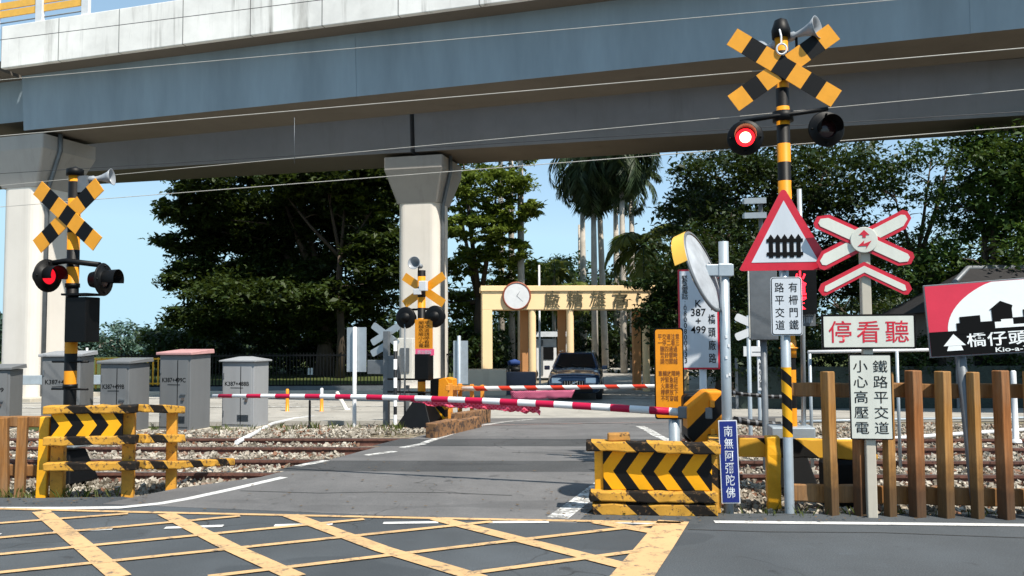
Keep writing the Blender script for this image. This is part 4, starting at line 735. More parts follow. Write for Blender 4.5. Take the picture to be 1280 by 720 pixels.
# ------------------------------------------------------------------ cabinets
M_cabA = paint('grey_cabinet_paint', '#6b6d6f', .5, .12, 3, chip='#5c5f63', chip_at=.7, streak=True); M_cabB = paint('light_grey_cabinet_paint', '#96989b', .45, .1, 3, chip='#84878b', chip_at=.72, streak=True); M_pink = paint('faded_pink_roof', '#b98c8a', .6, .15, 4)
def cabinet(label, x0, x1, ytop, yb, rz, mat, roof, code, depth=.62, rmat=None):
    g = gr((x0+x1)/2, yb, -.08); Y = g.y; w = (x1-x0)*Y/FPX; h = at((x0+x1)/2, ytop, Y).z-g.z; a = math.radians(rz); r_ = g.x/g.y; wf = (w-max(0, -math.sin(a)-r_*math.cos(a))*depth)/(math.cos(a)-r_*math.sin(a))
    t = thing('signal_cabinet', label, 'equipment cabinet', (g.x+.02, g.y+depth/2, g.z), rz, 'trackside equipment cabinets'); f = -depth/2; hb = h-(.1 if roof != 'box' else .06)
    q = MB(); q.box((0, 0, hb/2+.03), (wf, depth, hb-.06)); q.build('case', mat, t, bevel=.012); q = MB(); q.box((0, 0, .0), (wf+.06, depth+.06, .12)); q.build('plinth', M_conc, t, bevel=.01)
    q = MB(); hw, hd = wf/2+.05, depth/2+.05
    if roof == 'hip': q.box((0, 0, hb+.015), (2*hw, 2*hd, .03)); q.hexa([(-hw, -hd, hb+.031), (hw, -hd, hb+.031), (hw, hd, hb+.031), (-hw, hd, hb+.031)], [(-hw*.25, -hd*.25, h), (hw*.25, -hd*.25, h), (hw*.25, hd*.25, h), (-hw*.25, hd*.25, h)])
    else: q.hexa([(-hw, -hd, hb), (hw, -hd, hb), (hw, hd, hb+.02), (-hw, hd, hb+.02)], [(-hw, -hd, hb+.05), (hw, -hd, hb+.05), (hw*.97, hd, h), (-hw*.97, hd, h)])
    q.build('roof_cap', rmat or mat, t, bevel=.01)
    q = MB(); q.box((-.01, f-.006, hb*.5+.02), (wf*.9, .012, hb*.86)); d = q.build('door_leaf', mat, t, bevel=.004); q = MB(); q.box((wf*.28, f-.022, hb*.5), (.11, .022, .03)); q.build('handle', M_dsteel, d)
    for zz in (.25, .8): q = MB(); q.box((-wf*.44, f-.017, hb*zz), (.025, .02, .1)); q.build('hinge', M_dsteel, d)
    q = MB()
    for k in range(6): q.box((wf*.2-.02, f-.0155, hb*.14+k*.022), (wf*.35, .005, .008))
    q.build('vent_slots', M_ink, d); q = MB(); q.box((wf*.1, f-.0145, hb*.5+.02), (.012, .004, hb*.84)); q.build('door_seam', M_ink, d); q = MB(); q.box((wf*.28, f-.02, hb*.44), (.05, .03, .05)); q.build('padlock', M_railtop, d)
    lettering(code, wf*.76, .085, M_ink, d, (-wf*.02, f-.0135, hb*.68), bold=.02); q = MB(); q.box((-wf*.02, f-.0135, hb*.62), (wf*.4, .002, .012)); q.build('stencil_line', M_ink, d); return t
cabinet('grey cabinet cut off by the left edge of the view', -52, 17, 456, 541, 4, M_cabA, 'slant', 'K387+499', .5)
cabinet('tall dark grey cabinet standing behind the left signal pole', 38, 105, 439, 545, 4, M_cabA, 'slant', 'K387+499A', .6, M_cabB)
cabinet('grey flat topped cabinet between the left signal pole and the pink topped cabinet', 113, 176, 448, 544, -12, M_cabA, 'slant', 'K387+499B', .6)
cabinet('tall grey cabinet with a faded pink top edge', 189, 254, 437, 542, -16, M_cabA, 'slant', 'K387+499C', .6, M_pink)
cabinet('light grey cabinet with a hipped lid nearest the crossing gate arm tip', 270, 329, 446, 538, -14, M_cabB, 'hip', 'K387+488B', .55)
# ------------------------------------------------------------------ small posts and pipes
def bollard(label, x, yb, yt, r, c1, c2=None, lean=0.0, name='delineator_post'):
    g = gr(x, yb, -.05); h = at(x, yt, g.y).z-g.z; t = thing(name, label, 'marker post', g, 0, None, (0, lean)); q = MB(); q.lathe([(r*1.9, 0), (r*1.7, .04), (r, .06), (r*.9, h*.75)], 14); q.build('stem', c1, t); q = MB(); q.lathe([(r*.91, h*.75+.001), (r*.88, h-.02), (r*.5, h), (0, h)], 14); q.build('tip', c2 or c1, t)
bollard('plain orange delineator post standing beyond the far track', 359, 516, 486, .05, M_orange); bollard('orange delineator post with a white tip beyond the far track', 402, 516, 485, .05, M_orange, M_whitep); bollard('white pipe stub leaning left on the stones beyond the tracks', 434, 514, 486, .06, M_offwhite, None, -.5, 'leaning_pipe'); bollard('short black post on the ballast right of the light grey cabinet', 387, 535, 500, .025, M_black, None, 0, 'short_post')
bollard('orange marker post seen through the timber fence behind the tracks', 1051, 510, 478, .05, M_orange, M_whitep); bollard('slim white post seen through the right end of the timber fence', 1270, 553, 463, .045, M_whitep, None, 0, 'white_post')
g = gr(388, 480); t = thing('small_notice', 'tiny white notice on a thin stake in front of the iron fence', 'notice', (g.x, g.y, g.z), 0); post(t, .5, .02, M_dsteel); q = MB(); q.box((0, -.03, .55), (.22, .02, .3)); q.build('plate', M_whitep, t)
g = gr(107, 520); t = thing('trackside_lamp', 'little orange lamp on a grey stump beside the flat topped cabinet', 'trackside lamp', (g.x, g.y, g.z-.1), 0); k = g.y/FPX; q = MB(); q.lathe([(.12, 0), (.12, .9), (0, .9)], 14); q.build('stump', M_dsteel, t); q = MB(); q.lathe([(.1, .95), (.15, 1.0), (.15, 1.2), (.08, 1.32), (0, 1.33)], 14); q.build('lamp_head', M_orange, t); q = MB(); q.lathe([(.03, 1.3), (.03, 1.9), (0, 1.9)], 8); q.build('rod', M_whitep, t)
def hose(label, pts, r, mat, name='ground_pipe', cat='pipe'):
    q = MB(); q.tube(pts, r, 8); return tag(q.build(name, mat), label, cat)
hose('white bent pipe lying on the ballast beside the light grey cabinet', [gr(x, y, -.02) for x, y in ((296, 553), (318, 542), (340, 530), (366, 524), (392, 521))], .04, M_whitep)
hose('long white pipe lying along the far track behind the timber fence', [gr(x, y, -.02) for x, y in ((1020, 552), (1120, 548), (1220, 541), (1330, 534), (1450, 530))], .035, M_whitep); hose('grey pipe lying beyond the long white pipe behind the fence', [gr(x, y, -.02) for x, y in ((1000, 527), (1130, 524), (1300, 522), (1500, 520))], .03, M_steel)
hose('brown pipe running low behind the prayer board', [at(905, 549, 9.5), at(945, 550, 9.5), at(1010, 552, 9.4)], .05, M_rust); 
t = thing('pipe_rail', 'thin white pipe rail on slim uprights behind the timber fence', 'pipe rail', (4.6, 11.2, -.1), 0); bpy.context.view_layer.update(); q = MB(); q.tube([local(t, at(1010, 440, 11)), local(t, at(1180, 437, 11.2))], .022, 8); q.build('rail', M_whitep, t)
for x in (1012, 1121): p = local(t, at(x, 439, 11.1)); q = MB(); q.tube([(p.x, p.y, -.1), p], .022, 8); q.build('upright', M_steel, t)
S_chain = stripes('chain_links', '#121214', '#6a6c70', (1, 0, 0), .12, .7)
for k, (a, b, c_) in enumerate(((at(917, 524, 12.2), at(948, 529, 12.2), at(985, 531, 12.2)), (at(912, 490, 13.4), at(945, 494, 13.4), at(985, 496, 13.4)))): tag((lambda q: q.tube([a, (a+b)/2-Vector((0, 0, .01)), b, (b+c_)/2-Vector((0, 0, .01)), c_], .045 if k == 0 else .03, 8) and q)(MB()).build('chain_rope', S_chain), ['thick beaded black chain slung just above the ballast behind the mirror post', 'thin black chain slung higher in front of the far road behind the mirror post'][k], 'chain')
# ------------------------------------------------------------------ iron fence, mesh fence, yellow gate
t = thing('iron_fence', 'dark iron fence with thin bars in the shade under the broad tree', 'fence', (at(330, 470, 33).x, 33, zg(33)), 0)
q = MB()
for i in range(100): q.box((-5.5+i*.13, 0, .75), (.03, .03, 1.4))
o = q.build('bars', M_black, t)
for z in (.2, 1.35): q = MB(); q.box((.95, 0, z), (13.2, .05, .06)); q.build('rail', M_black, t)
q = MB(); q.box((.95, .05, .0), (13.2, .3, .35)); q.build('plinth', M_dsteel, t)
t = thing('yellow_fence', 'short yellow barred fence seen between the grey cabinets', 'fence', (at(178, 485, 33).x, 33, zg(33)), 0)
q = MB()
for i in range(20): q.box((-2+i*.2, 0, .7), (.05, .04, 1.2))
q.build('bars', M_yel, t)
for z in (.3, 1.25): q = MB(); q.box((-.1, 0, z), (4.1, .06, .06)); q.build('rail', M_yel, t)
t = thing('guard_rail', 'pale horizontal guard rail in front of the left pier', 'guard rail', (at(20, 480, 27).x, 27, zg(27)), 0); q = MB(); q.box((0, 0, .75), (7, .08, .3)); q.build('rail', M_steel, t, bevel=.02)
for x in (-3, -1, 1, 3): q = MB(); q.box((x, .1, .4), (.12, .1, .9)); q.build('post', M_dsteel, t)
def net():
    s = NT('green_mesh'); f = s.ramp(s.noise(30, 3), .4, .6); return s.fin(s.mix(f, '#12201c', '#22332c'), .7)
t = thing('mesh_fence', 'low dark green mesh fence in front of the clipped hedge on the right', 'fence', (16.2, 23.4, zg(23)), -2); q = MB(); q.box((0, 0, .55), (20, .03, 1.2)); q.build('mesh_panel', net(), t)
for x in range(-10, 11, 2): q = MB(); q.box((x, -.04, .65), (.07, .07, 1.5)); q.build('post', M_dsteel, t)
# ------------------------------------------------------------------ the gate of the works
M_cream = concrete('cream_render', '#f2d3a4', .07, .15, .8, tint='#b98f62'); M_cream2 = concrete('tan_render', '#b9875a', .1, .2, .8, tint='#8a6342')
YG = 30.8; zG = zg(YG); K = YG/FPX
pg = at(603, 420, YG); t = thing('entrance_gate', 'cream portal gate with a round clock and dark characters on its beam', 'gate', (pg.x, YG, zG), 4); h = lambda y: at(640, y, YG).z-zG; X = lambda x: (x-604)*K
zt, zb = h(357), h(387); xe = X(880)
q = MB(); q.box((xe/2, .7, (zt-.2+zb)/2), (xe, 1.4, zt-.2-zb)); q.build('beam', M_cream, t, bevel=.01); q = MB(); q.box((xe/2, .7, zt-.1), (xe+.12, 1.52, .2)); q.build('cornice', M_cream, t, bevel=.015)
q = MB(); q.box((.18, .7, zb/2), (.36, 1.4, zb-.002)); q.build('left_pier', M_cream, t, bevel=.01)
for x in (667, 715, 812, 862):
    q = MB(); q.lathe([(.135, 0), (.135, zb-.003)], 20, Matrix.Translation((X(x), .16, 0))); q.build('column', M_cream, t)
for x in (659, 708, 806): q = MB(); q.box((X(x), 1.0, zb/2), (.28, .3, zb-.004)); q.build('rear_pillar', M_cream2, t)
M0 = Matrix.Translation((X(647), 0, h(370))) @ Matrix.Rotation(PI/2, 4, 'X'); q = MB(); q.lathe([(.50, -.05), (.52, .1), (.47, .12), (.455, .1)], 40, M0); ck = q.build('clock', paint('clock_rim', '#8a4a34', .5, .1), t); q = MB(); q.lathe([(.47, .102), (0, .1021)], 40, M0); q.build('dial', M_whitep, ck)
q = MB()
for a, L in ((.6, .2), (2.3, .3)): q.prism([(X(647)-.012, h(370)), (X(647)+.012, h(370)), (X(647)+L*math.sin(a)+.006, h(370)+L*math.cos(a)), (X(647)+L*math.sin(a)-.006, h(370)+L*math.cos(a))], -.108, -.1035)
q.build('hand', M_dsteel, ck)
M_bronze = paint('bronze_letters', '#4b4630', .5, .2)
for ch_, x in zip('廠糖雄高', (692, 721, 750, 779)):
    o = lettering(ch_, .56, .62, M_bronze, t, (X(x), -.05, h(374)), bold=.0, name='character'); s_ = o.modifiers.new('solid', 'SOLIDIFY'); s_.thickness = .03; s_.offset = 0
q = MB(); q.box((X(608), -1.0, h(460)/2), (1.5, 1.0, h(460))); tag(q.build('planter_wall', concrete('planter_concrete', '#b3a796', .1, .3, .8), None, bevel=.02), 'pale concrete planter wall before the left pillar of the gate', 'planter'); bpy.data.objects['planter_wall'].location += t.location
q = MB(); q.box((X(650), -.6, h(464)/2), (1.15, .5, h(464))); o = tag(q.build('low_wall', [paint('slate_blue_tiles', '#4d4f60', .45, .15, 4)], None, bevel=.02), 'low slate coloured wall beside the planter at the gate', 'wall'); o.location += t.location
# guard booth, flagpole, things in the shade behind
p = at(681, 470, 42); t = thing('guard_booth', 'small white guard booth with an overhanging roof seen through the gate', 'booth', (p.x, p.y, zg(42)), 8); q = MB(); q.box((0, 0, .95), (1.0, 1.0, 1.9)); q.build('cabin', M_whitep, t, bevel=.02); q = MB(); q.hexa([(-.6, -.8, 2.0), (1.2, -.8, 2.0), (1.2, .8, 2.0), (-.6, .8, 2.0)], [(-.4, -.6, 2.25), (1.0, -.6, 2.25), (1.0, .6, 2.25), (-.4, .6, 2.25)]); q.build('roof_cap', M_dsteel, t); q = MB(); q.box((.1, -.52, 1.2), (.5, .03, .6)); q.build('window', M_black, t)
q = MB(); q.box((-.22, -.53, 1.0), (.1, .02, 1.7)); q.build('door_strip', M_dsteel, t)
q = MB(); q.box((1.05, 0, 1.0), (.08, .08, 2.0)); q.build('post', M_whitep, t)
p = at(675, 480, 38); t = thing('flag_pole', 'thin white pole beside the left round column of the gate', 'pole', (p.x, p.y, zg(38)), 0); post(t, 5.2, .045, M_whitep, name='shaft')
p = at(651, 470, 40); M_blue = paint('blue_jacket', '#1c3c78', .8, .15)
t = thing('parked_scooter', 'dark scooter with a blue cover parked behind the slate wall at the gate', 'scooter', (p.x, p.y, zg(40)), 20)
q = MB(); q.tube([(-.5, 0, .5), (-.1, 0, .45), (.2, 0, .3), (.45, 0, .35), (.58, 0, .95)], [.16, .2, .1, .1, .07], 10); q.build('body_shell', M_black, t)
for x in (-.55, .62): q = MB(); q.lathe([(.12, -.05), (.24, -.05), (.26, 0), (.24, .05), (.12, .05)], 18, Matrix.Translation((x, 0, .26)) @ Matrix.Rotation(PI/2, 4, 'X')); q.build('wheel', M_rubber, t)
q = MB(); q.tube([(-.62, 0, .78), (-.3, 0, .82), (.0, 0, .76)], [.1, .16, .1], 10); q.build('saddle', M_blue, t); q = MB(); q.tube([(.55, -.3, 1.05), (.58, 0, .98), (.55, .3, 1.05)], .03, 8); q.build('handlebar', M_black, t); q = MB(); q.hexa([(.5, -.2, .9), (.56, -.2, .9), (.56, .2, .9), (.5, .2, .9)], [(.42, -.17, 1.45), (.46, -.17, 1.45), (.46, .17, 1.45), (.42, .17, 1.45)]); q.build('wind_screen', M_blue, t)
# ------------------------------------------------------------------ house roof on the far right
p = at(1250, 480, 22.9); t = thing('tiled_roof_house', 'low house with a dark tiled roof behind the direction board', 'house', (p.x+1.5, p.y+3, zg(24)), -8)
M_tile = (lambda s: s.fin(s.mix(s.ramp(s.noise(5, 4, .7), .35, .7), '#100f11', '#1e1c1e'), .8))(NT('dark_roof_tiles'))
q = MB(); q.box((1, 0, 1.5), (6, 4, 3)); q.build('wall', paint('grey_wall', '#6e6b66', .9, .2, 2), t)
q = MB(); q.hexa([(-2.6, -2.5, 2.65), (4.6, -2.5, 2.65), (4.6, 2.5, 2.65), (-2.6, 2.5, 2.65)], [(-.6, -.1, 4.0), (3.2, -.1, 4.0), (3.2, .1, 4.0), (-.6, .1, 4.0)]); rf = q.build('tiled_slope', M_tile, t); q = MB(); q.tube([(-2.55, -2.48, 2.7), (-.6, 0, 4.03), (3.2, 0, 4.03)], .09, 8); q.build('ridge', M_dsteel, rf)
for x in (-.8, 1.6): q = MB(); q.box((x, -2.02, 1.5), (.9, .06, 1.1)); w_ = q.build('window', M_black, t); q = MB(); q.box((x, -2.06, .93), (1.05, .12, .06)); q.build('sill', M_offwhite, w_)
# ------------------------------------------------------------------ overhead wires
M_wire = paint('dark_wire', '#2c2d30', .5, .1); M_wirel = paint('bright_wire', '#b9b6ae', .4, .1)
def wire(label, a, b, Ya, r, mat, sag=.05):
    A = at(a[0], a[1], Ya); Bq = at_z(b[0], b[1], A.z); d = Bq-A; Kx = 45/max(d.length, 1); P = [A+d*((i/24*1.9-.45)*Kx) for i in range(25)]; P = [p_-Vector((0, 0, sag*math.sin(PI*i/24))) for i, p_ in enumerate(P)]; q = MB(); q.tube(P, r, 6); o = q.build('overhead_wire', mat); return tag(o, label, 'overhead wire', 'railway overhead wires')
wire('dark wire crossing the pale parapet panels', (0, 50), (400, 0), 13.5, .005, M_wire, 0); wire('bright wire crossing the blue grey girder', (0, 100), (480, 57), 13.2, .0045, M_wirel, 0)
wire('bright wire crossing the front girder underside', (0, 170), (1280, 60), 12.6, .0055, M_wirel, 0); wire('pale wire crossing the rear girder face', (480, 187), (1280, 112), 11.8, .0042, M_wirel, 0); wire('lowest bright wire passing in front of the flared capital', (200, 243), (1280, 158), 13, .005, M_wirel, 0); wire('dark wire in front of the left pier capital', (0, 217), (66, 213), 14, .0045, M_wire, 0)
a, b = at(368, 147, 12), at(368, 205, 12); q = MB(); q.tube([a, b], .004, 6); tag(q.build('wire_dropper', M_dsteel), 'thin vertical dropper hanging between two overhead wires', 'wire dropper')
# ------------------------------------------------------------------ the car
def make_car():
    p = gr(716, 501.5); t = thing('parked_car', 'dark blue estate car facing the crossing behind the far gate arm', 'car', (p.x+.3, p.y+2.2, zg(p.y+2.2)), -7); t.scale = (.92, .92, .92)
    s = NT('car_blue'); M_body = s.fin('#1a3350', .18, .25); s.b.inputs['Coat Weight'].default_value = .6; s.b.inputs['Coat Roughness'].default_value = .05
    M_glass = paint('car_glass', '#10161b', .06, .05, 2, bump=0.0, spec=.8); M_chr = paint('chrome', '#c9cdd2', .18, .05, 4, metal=1.0, bump=0)
    q = MB(); st = [(-2.32, .70, .34, .62, .70), (-2.25, .82, .27, .70, .80), (-2.0, .90, .24, .76, .90), (-1.6, .93, .24, .80, .98), (-1.05, .94, .24, .86, 1.06), (-.4, .95, .24, .88, 1.05), (.8, .95, .24, .88, 1.05), (1.7, .94, .25, .88, 1.06), (2.15, .90, .3, .86, 1.05), (2.32, .78, .38, .8, .98)]
    n = 0; V = []
    for y, w, z0, zb_, zt_ in st:
        half = [(w*.86, z0), (w*.97, z0+.08), (w, (z0+zb_)/2), (w*.985, zb_), (w*.90, zt_-.03), (w*.6, zt_+.015), (0, zt_+.035)]
        R = half+[(-x, z) for x, z in half[-2::-1]]; n = len(R); V += [(x, y, z) for x, z in R]
    F = [(i*n+j, i*n+j+1, (i+1)*n+j+1, (i+1)*n+j) for i in range(len(st)-1) for j in range(n-1)]+[(i*n+n-1, i*n, (i+1)*n, (i+1)*n+n-1) for i in range(len(st)-1)]+[tuple(range(n))[::-1], tuple(range((len(st)-1)*n, len(st)*n))]
    q.add(V, F, 0, True); body = q.build('body', M_body, t); bm = bmesh.new(); bm.from_mesh(body.data); bmesh.ops.recalc_face_normals(bm, faces=bm.faces); bm.to_mesh(body.data); bm.free()
    q = MB(); zr_ = 1.60; q.hexa([(-.86, -1.08, 1.03), (.86, -1.08, 1.03), (.86, 2.22, 1.03), (-.86, 2.22, 1.03)], [(-.66, -.2, zr_), (.66, -.2, zr_), (.66, 1.85, zr_), (-.66, 1.85, zr_)]); q.build('cabin', M_body, t, bevel=.09, seg=4)
    def quad(a, b, c, d, name, mat, off): q = MB(); nn = (Vector(b)-Vector(a)).cross(Vector(d)-Vector(a)).normalized()*off; P = [Vector(v)+nn for v in (a, b, c, d)]; P2 = [v-nn*.6 for v in P]; q.hexa(P2, P); return q.build(name, mat, t)
    f = lambda u, v: Vector((-.86+1.72*u, -1.08, 1.03)).lerp(Vector((-.66+1.32*u, -.2, zr_)), v); quad(f(.07, .08), f(.93, .08), f(.91, .9), f(.09, .9), 'windscreen', M_glass, .012)
    for s_ in (-1, 1):
        g = lambda u, v: Vector((s_*.86, -1.08+3.3*u, 1.03)).lerp(Vector((s_*.66, -.2+2.05*u, zr_)), v)
        for u0, u1 in ((.08, .36), (.38, .66), (.68, .93)):
            A = [g(u0, .1), g(u1, .1), g(u1, .86), g(u0, .86)]; quad(*(A if s_ > 0 else A[::-1]), 'side_window', M_glass, .012)
        q = MB(); q.box((s_*1.03, -.82, 1.08), (.2, .1, .15)); q.build('wing_mirror', M_body, t, bevel=.03)
        q = MB(); q.hexa([(s_*.58-.17, -2.36, .60), (s_*.58+.17, -2.33, .60), (s_*.58+.19, -2.1, .60), (s_*.58-.17, -2.1, .60)], [(s_*.58-.17, -2.34, .78), (s_*.58+.17, -2.28, .78), (s_*.58+.19, -2.05, .80), (s_*.58-.17, -2.05, .80)]); q.build('headlight', paint('headlight_glass', '#cfd8de', .1, .05, 3, bump=0, metal=.2), t, bevel=.02)
        q = MB(); q.lathe([(0, 0), (.06, 0), (.06, .02)], 12, Matrix.Translation((s_*.55, -2.305, .42)) @ Matrix.Rotation(PI/2, 4, 'X')); q.build('fog_lamp', M_chr, t)
        q = MB(); q.tube([(s_*.6, -.1, zr_+.05), (s_*.6, 1.75, zr_+.05)], .02, 6); q.build('roof_rail', M_chr, t)
        for y in (-1.45, 1.35):
            Mw = Matrix.Translation((s_*.84, y, .33)) @ Matrix.Rotation(s_*PI/2, 4, 'Y'); q = MB(); q.lathe([(.2, -.11), (.31, -.11), (.335, -.08), (.335, .08), (.31, .11), (.2, .115)], 26, Mw); wh = q.build('wheel', M_rubber, t); q = MB(); q.lathe([(.205, .1), (.19, .07), (.06, .09), (0, .1)], 20, Mw); q.build('rim', M_chr, wh)
    q = MB(); q.box((0, -2.335, .60), (.72, .03, .17)); g = q.build('grille', M_black, t, bevel=.02); q = MB()
    for k in range(8): q.box((-.3+k*.085, -2.353, .60), (.014, .012, .15))
    q.build('grille_bars', M_chr, g); q = MB(); q.box((0, -2.364, .60), (.03, .012, .33), rot=Matrix.Rotation(math.radians(62), 3, 'Y')); q.build('emblem_bar', M_chr, g); q = MB(); q.lathe([(.05, 0), (.06, .015), (0, .016)], 16, Matrix.Translation((0, -2.365, .60)) @ Matrix.Rotation(PI/2, 4, 'X')); q.build('emblem', M_chr, g)
    q = MB(); q.box((0, -2.3, .36), (1.3, .1, .14)); q.build('lower_intake', M_black, t, bevel=.02); q = MB(); q.box((0, -2.36, .455), (.34, .02, .12)); q.build('licence_plate', M_whitep, t)
    q = MB(); q.box((0, -2.33, .505), (1.62, .06, .05)); q.build('bumper_strip', M_rubber, t, bevel=.015)
    for s_ in (-.3, .3): q = MB(); q.tube([(s_, -1.07, 1.09), (s_-.45, -.86, 1.2)], .012, 5); q.build('wiper', M_black, t)
make_car()
# ------------------------------------------------------------------ vegetation
def rot_basis(nrm):
    r = rng.normal(size=nrm.shape); u = np.cross(nrm, r); u /= np.linalg.norm(u, axis=1, keepdims=True)+1e-9; return u, np.cross(nrm, u)
def leaf_quads(C, size, up=.6, asp=.45):
    N = len(C); nrm = rng.normal(size=(N, 3)); nrm[:, 2] = np.abs(nrm[:, 2])+up; nrm /= np.linalg.norm(nrm, axis=1, keepdims=True)
    u, v = rot_basis(nrm); s = (size*(.45+1.25*rng.beta(1.4, 2.4, N)))[:, None]
    droop = np.array([0, 0, -.18])*s
    return np.stack([C-u*s*.5, C+v*s*asp*.5, C+u*s*.5+droop, C-v*s*asp*.5], 1)
def cloud(lobes, per_clump, leaf, flat=.5, up=.6):
    out = []
    for (cx, cy, cz, rx, ry, rz_, nc) in lobes:
        d = rng.normal(size=(nc, 3)); d /= np.linalg.norm(d, axis=1, keepdims=True); rr = rng.uniform(.35, 1.0, (nc, 1))**.6
        P = np.array([cx, cy, cz])+d*rr*np.array([rx, ry, rz_]); cr = rng.uniform(.5, 1.25, nc)*min(rx, ry, rz_*1.6)*.3
        k = rng.poisson(per_clump, nc)+4
        idx = np.repeat(np.arange(nc), k); q = rng.normal(size=(len(idx), 3))*np.array([.62, .62, .62*flat])*cr[idx][:, None]
        out.append(P[idx]+q)
    return leaf_quads(np.concatenate(out), leaf, up)
M_bark = paint('bark', '#4a3f34', .9, .35, 3, chip='#2b241d', chip_at=.6, bump=.6, streak=True); M_palmbark = paint('palm_bark', '#b3aba0', .85, .25, 2, chip='#7c7468', chip_at=.62, bump=.3)
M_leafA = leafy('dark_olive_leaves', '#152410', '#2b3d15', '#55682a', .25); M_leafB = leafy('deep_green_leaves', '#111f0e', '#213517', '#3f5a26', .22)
M_leafC = leafy('sunlit_olive_leaves', '#4f6222', '#6d7e2c', '#86943a', .35); M_leafD = leafy('fresh_green_leaves', '#20371a', '#3a5724', '#5d7a35', .3); M_leafE = leafy('hazy_blue_green_leaves', '#3b5350', '#4f6a5c', '#6b8270', .2)  # M_leafE carries the blue of distance haze in its leaf colour
M_leafF = leafy('mid_green_leaves', '#1b3014', '#355222', '#5f8236', .3)
M_palm = leafy('palm_leaves', '#1c2c1a', '#33452a', '#5a6b45', .22); M_palmy = leafy('yellow_green_palm_leaves', '#4a5a20', '#7a8236', '#a0a35a', .35)
def tree(label, base, h_trunk, r0, lobes, leaf, mat, per=26, flat=.5, group=None, limbs=7, name='leafy_tree', up=.6, lean=0):
    z = zg(base[1])-.1; t = thing(name, label, 'tree', (base[0], base[1], z), 0, group)
    L = [(a-base[0], b-base[1], c-z, rx, ry, rz_, n) for a, b, c, rx, ry, rz_, n in lobes]
    q = MB(); top = Vector((lean, 0, h_trunk)); P = [Vector((0, 0, -.2)), Vector((lean*.2+.06, .03, h_trunk*.35)), Vector((lean*.6-.08, -.04, h_trunk*.7)), top]; q.tube(P, [r0*1.35, r0, r0*.85, r0*.7], 10); q.build('trunk', M_bark, t)
    q = MB(); T = sorted(L, key=lambda l: -l[3]*l[5])[:limbs]
    for l in T:
        e = Vector(l[:3])+Vector((random.uniform(-.3, .3)*l[3], random.uniform(-.3, .3)*l[4], l[5]*.35)); mid = top.lerp(e, .5)+Vector((0, 0, -.06*(e-top).length)); q.tube([top-Vector((0, 0, .25)), mid, e], [r0*.55, r0*.36, r0*.1], 7)
        for _ in range(4):
            a = mid.lerp(e, random.uniform(.1, .8)); b = a+Vector((random.uniform(-.7, .7)*l[3], random.uniform(-.7, .7)*l[4], random.uniform(.0, .6)*l[5])); q.tube([a, a.lerp(b, .5)+Vector((0, 0, .1)), b], [r0*.2, r0*.12, r0*.04], 5)
    q.build('limb', M_bark, t)
    V = cloud(L, per, leaf, flat, up); quads_object('crown', V, mat, t); return t
def px(x, y, Y): p = at(x, y, Y); return (p.x, p.y, p.z)
def lobe(x, y, Y, wpx, hpx, n, dep=None):
    k = Y/FPX; p = at(x, y, Y); return (p.x, p.y, p.z, wpx*k/2, dep or wpx*k/2*.8, hpx*k/2, n)
TR = 'trees beyond the crossing'
# the broad layered tree on the left
Y0 = 47
tree('broad dark spreading tree left of the middle pier with layered branches', (at(405, 440, Y0).x, Y0), 4.6, .42,
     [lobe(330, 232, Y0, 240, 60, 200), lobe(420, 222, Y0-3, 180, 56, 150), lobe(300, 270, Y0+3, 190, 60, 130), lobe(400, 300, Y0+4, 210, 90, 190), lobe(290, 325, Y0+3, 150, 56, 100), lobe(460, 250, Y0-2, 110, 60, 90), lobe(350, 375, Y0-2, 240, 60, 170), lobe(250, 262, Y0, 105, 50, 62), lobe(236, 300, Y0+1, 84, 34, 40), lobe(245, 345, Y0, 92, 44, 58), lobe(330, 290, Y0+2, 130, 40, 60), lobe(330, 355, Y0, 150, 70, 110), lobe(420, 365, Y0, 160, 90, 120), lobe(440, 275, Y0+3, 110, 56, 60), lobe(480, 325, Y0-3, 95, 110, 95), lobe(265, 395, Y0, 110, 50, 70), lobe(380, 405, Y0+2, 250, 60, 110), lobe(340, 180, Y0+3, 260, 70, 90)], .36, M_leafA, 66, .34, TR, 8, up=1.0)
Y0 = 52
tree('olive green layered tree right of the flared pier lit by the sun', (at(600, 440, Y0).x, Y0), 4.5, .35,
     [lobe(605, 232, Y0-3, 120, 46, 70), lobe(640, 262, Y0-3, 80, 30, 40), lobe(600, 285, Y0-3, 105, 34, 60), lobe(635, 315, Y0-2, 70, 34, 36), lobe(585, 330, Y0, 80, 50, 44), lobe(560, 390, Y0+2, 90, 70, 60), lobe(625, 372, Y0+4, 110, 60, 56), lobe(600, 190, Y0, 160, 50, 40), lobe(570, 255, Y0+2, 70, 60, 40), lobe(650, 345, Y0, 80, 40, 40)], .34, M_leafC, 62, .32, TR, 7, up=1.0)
tree('painted sunlit highlights atop the dark spreading tree shaped as an olive crown', (at(425, 440, 44).x, 44), 6.5, .2,
     [lobe(395, 222, 44, 120, 34, 44), lobe(345, 236, 44, 80, 22, 22), lobe(440, 240, 44, 80, 32, 28), lobe(470, 262, 44, 60, 24, 16)], .28, M_leafC, 30, .32, TR, 4, up=1.0)  # extra crown whose pale leaf colour paints sunlit highlights on the broad tree
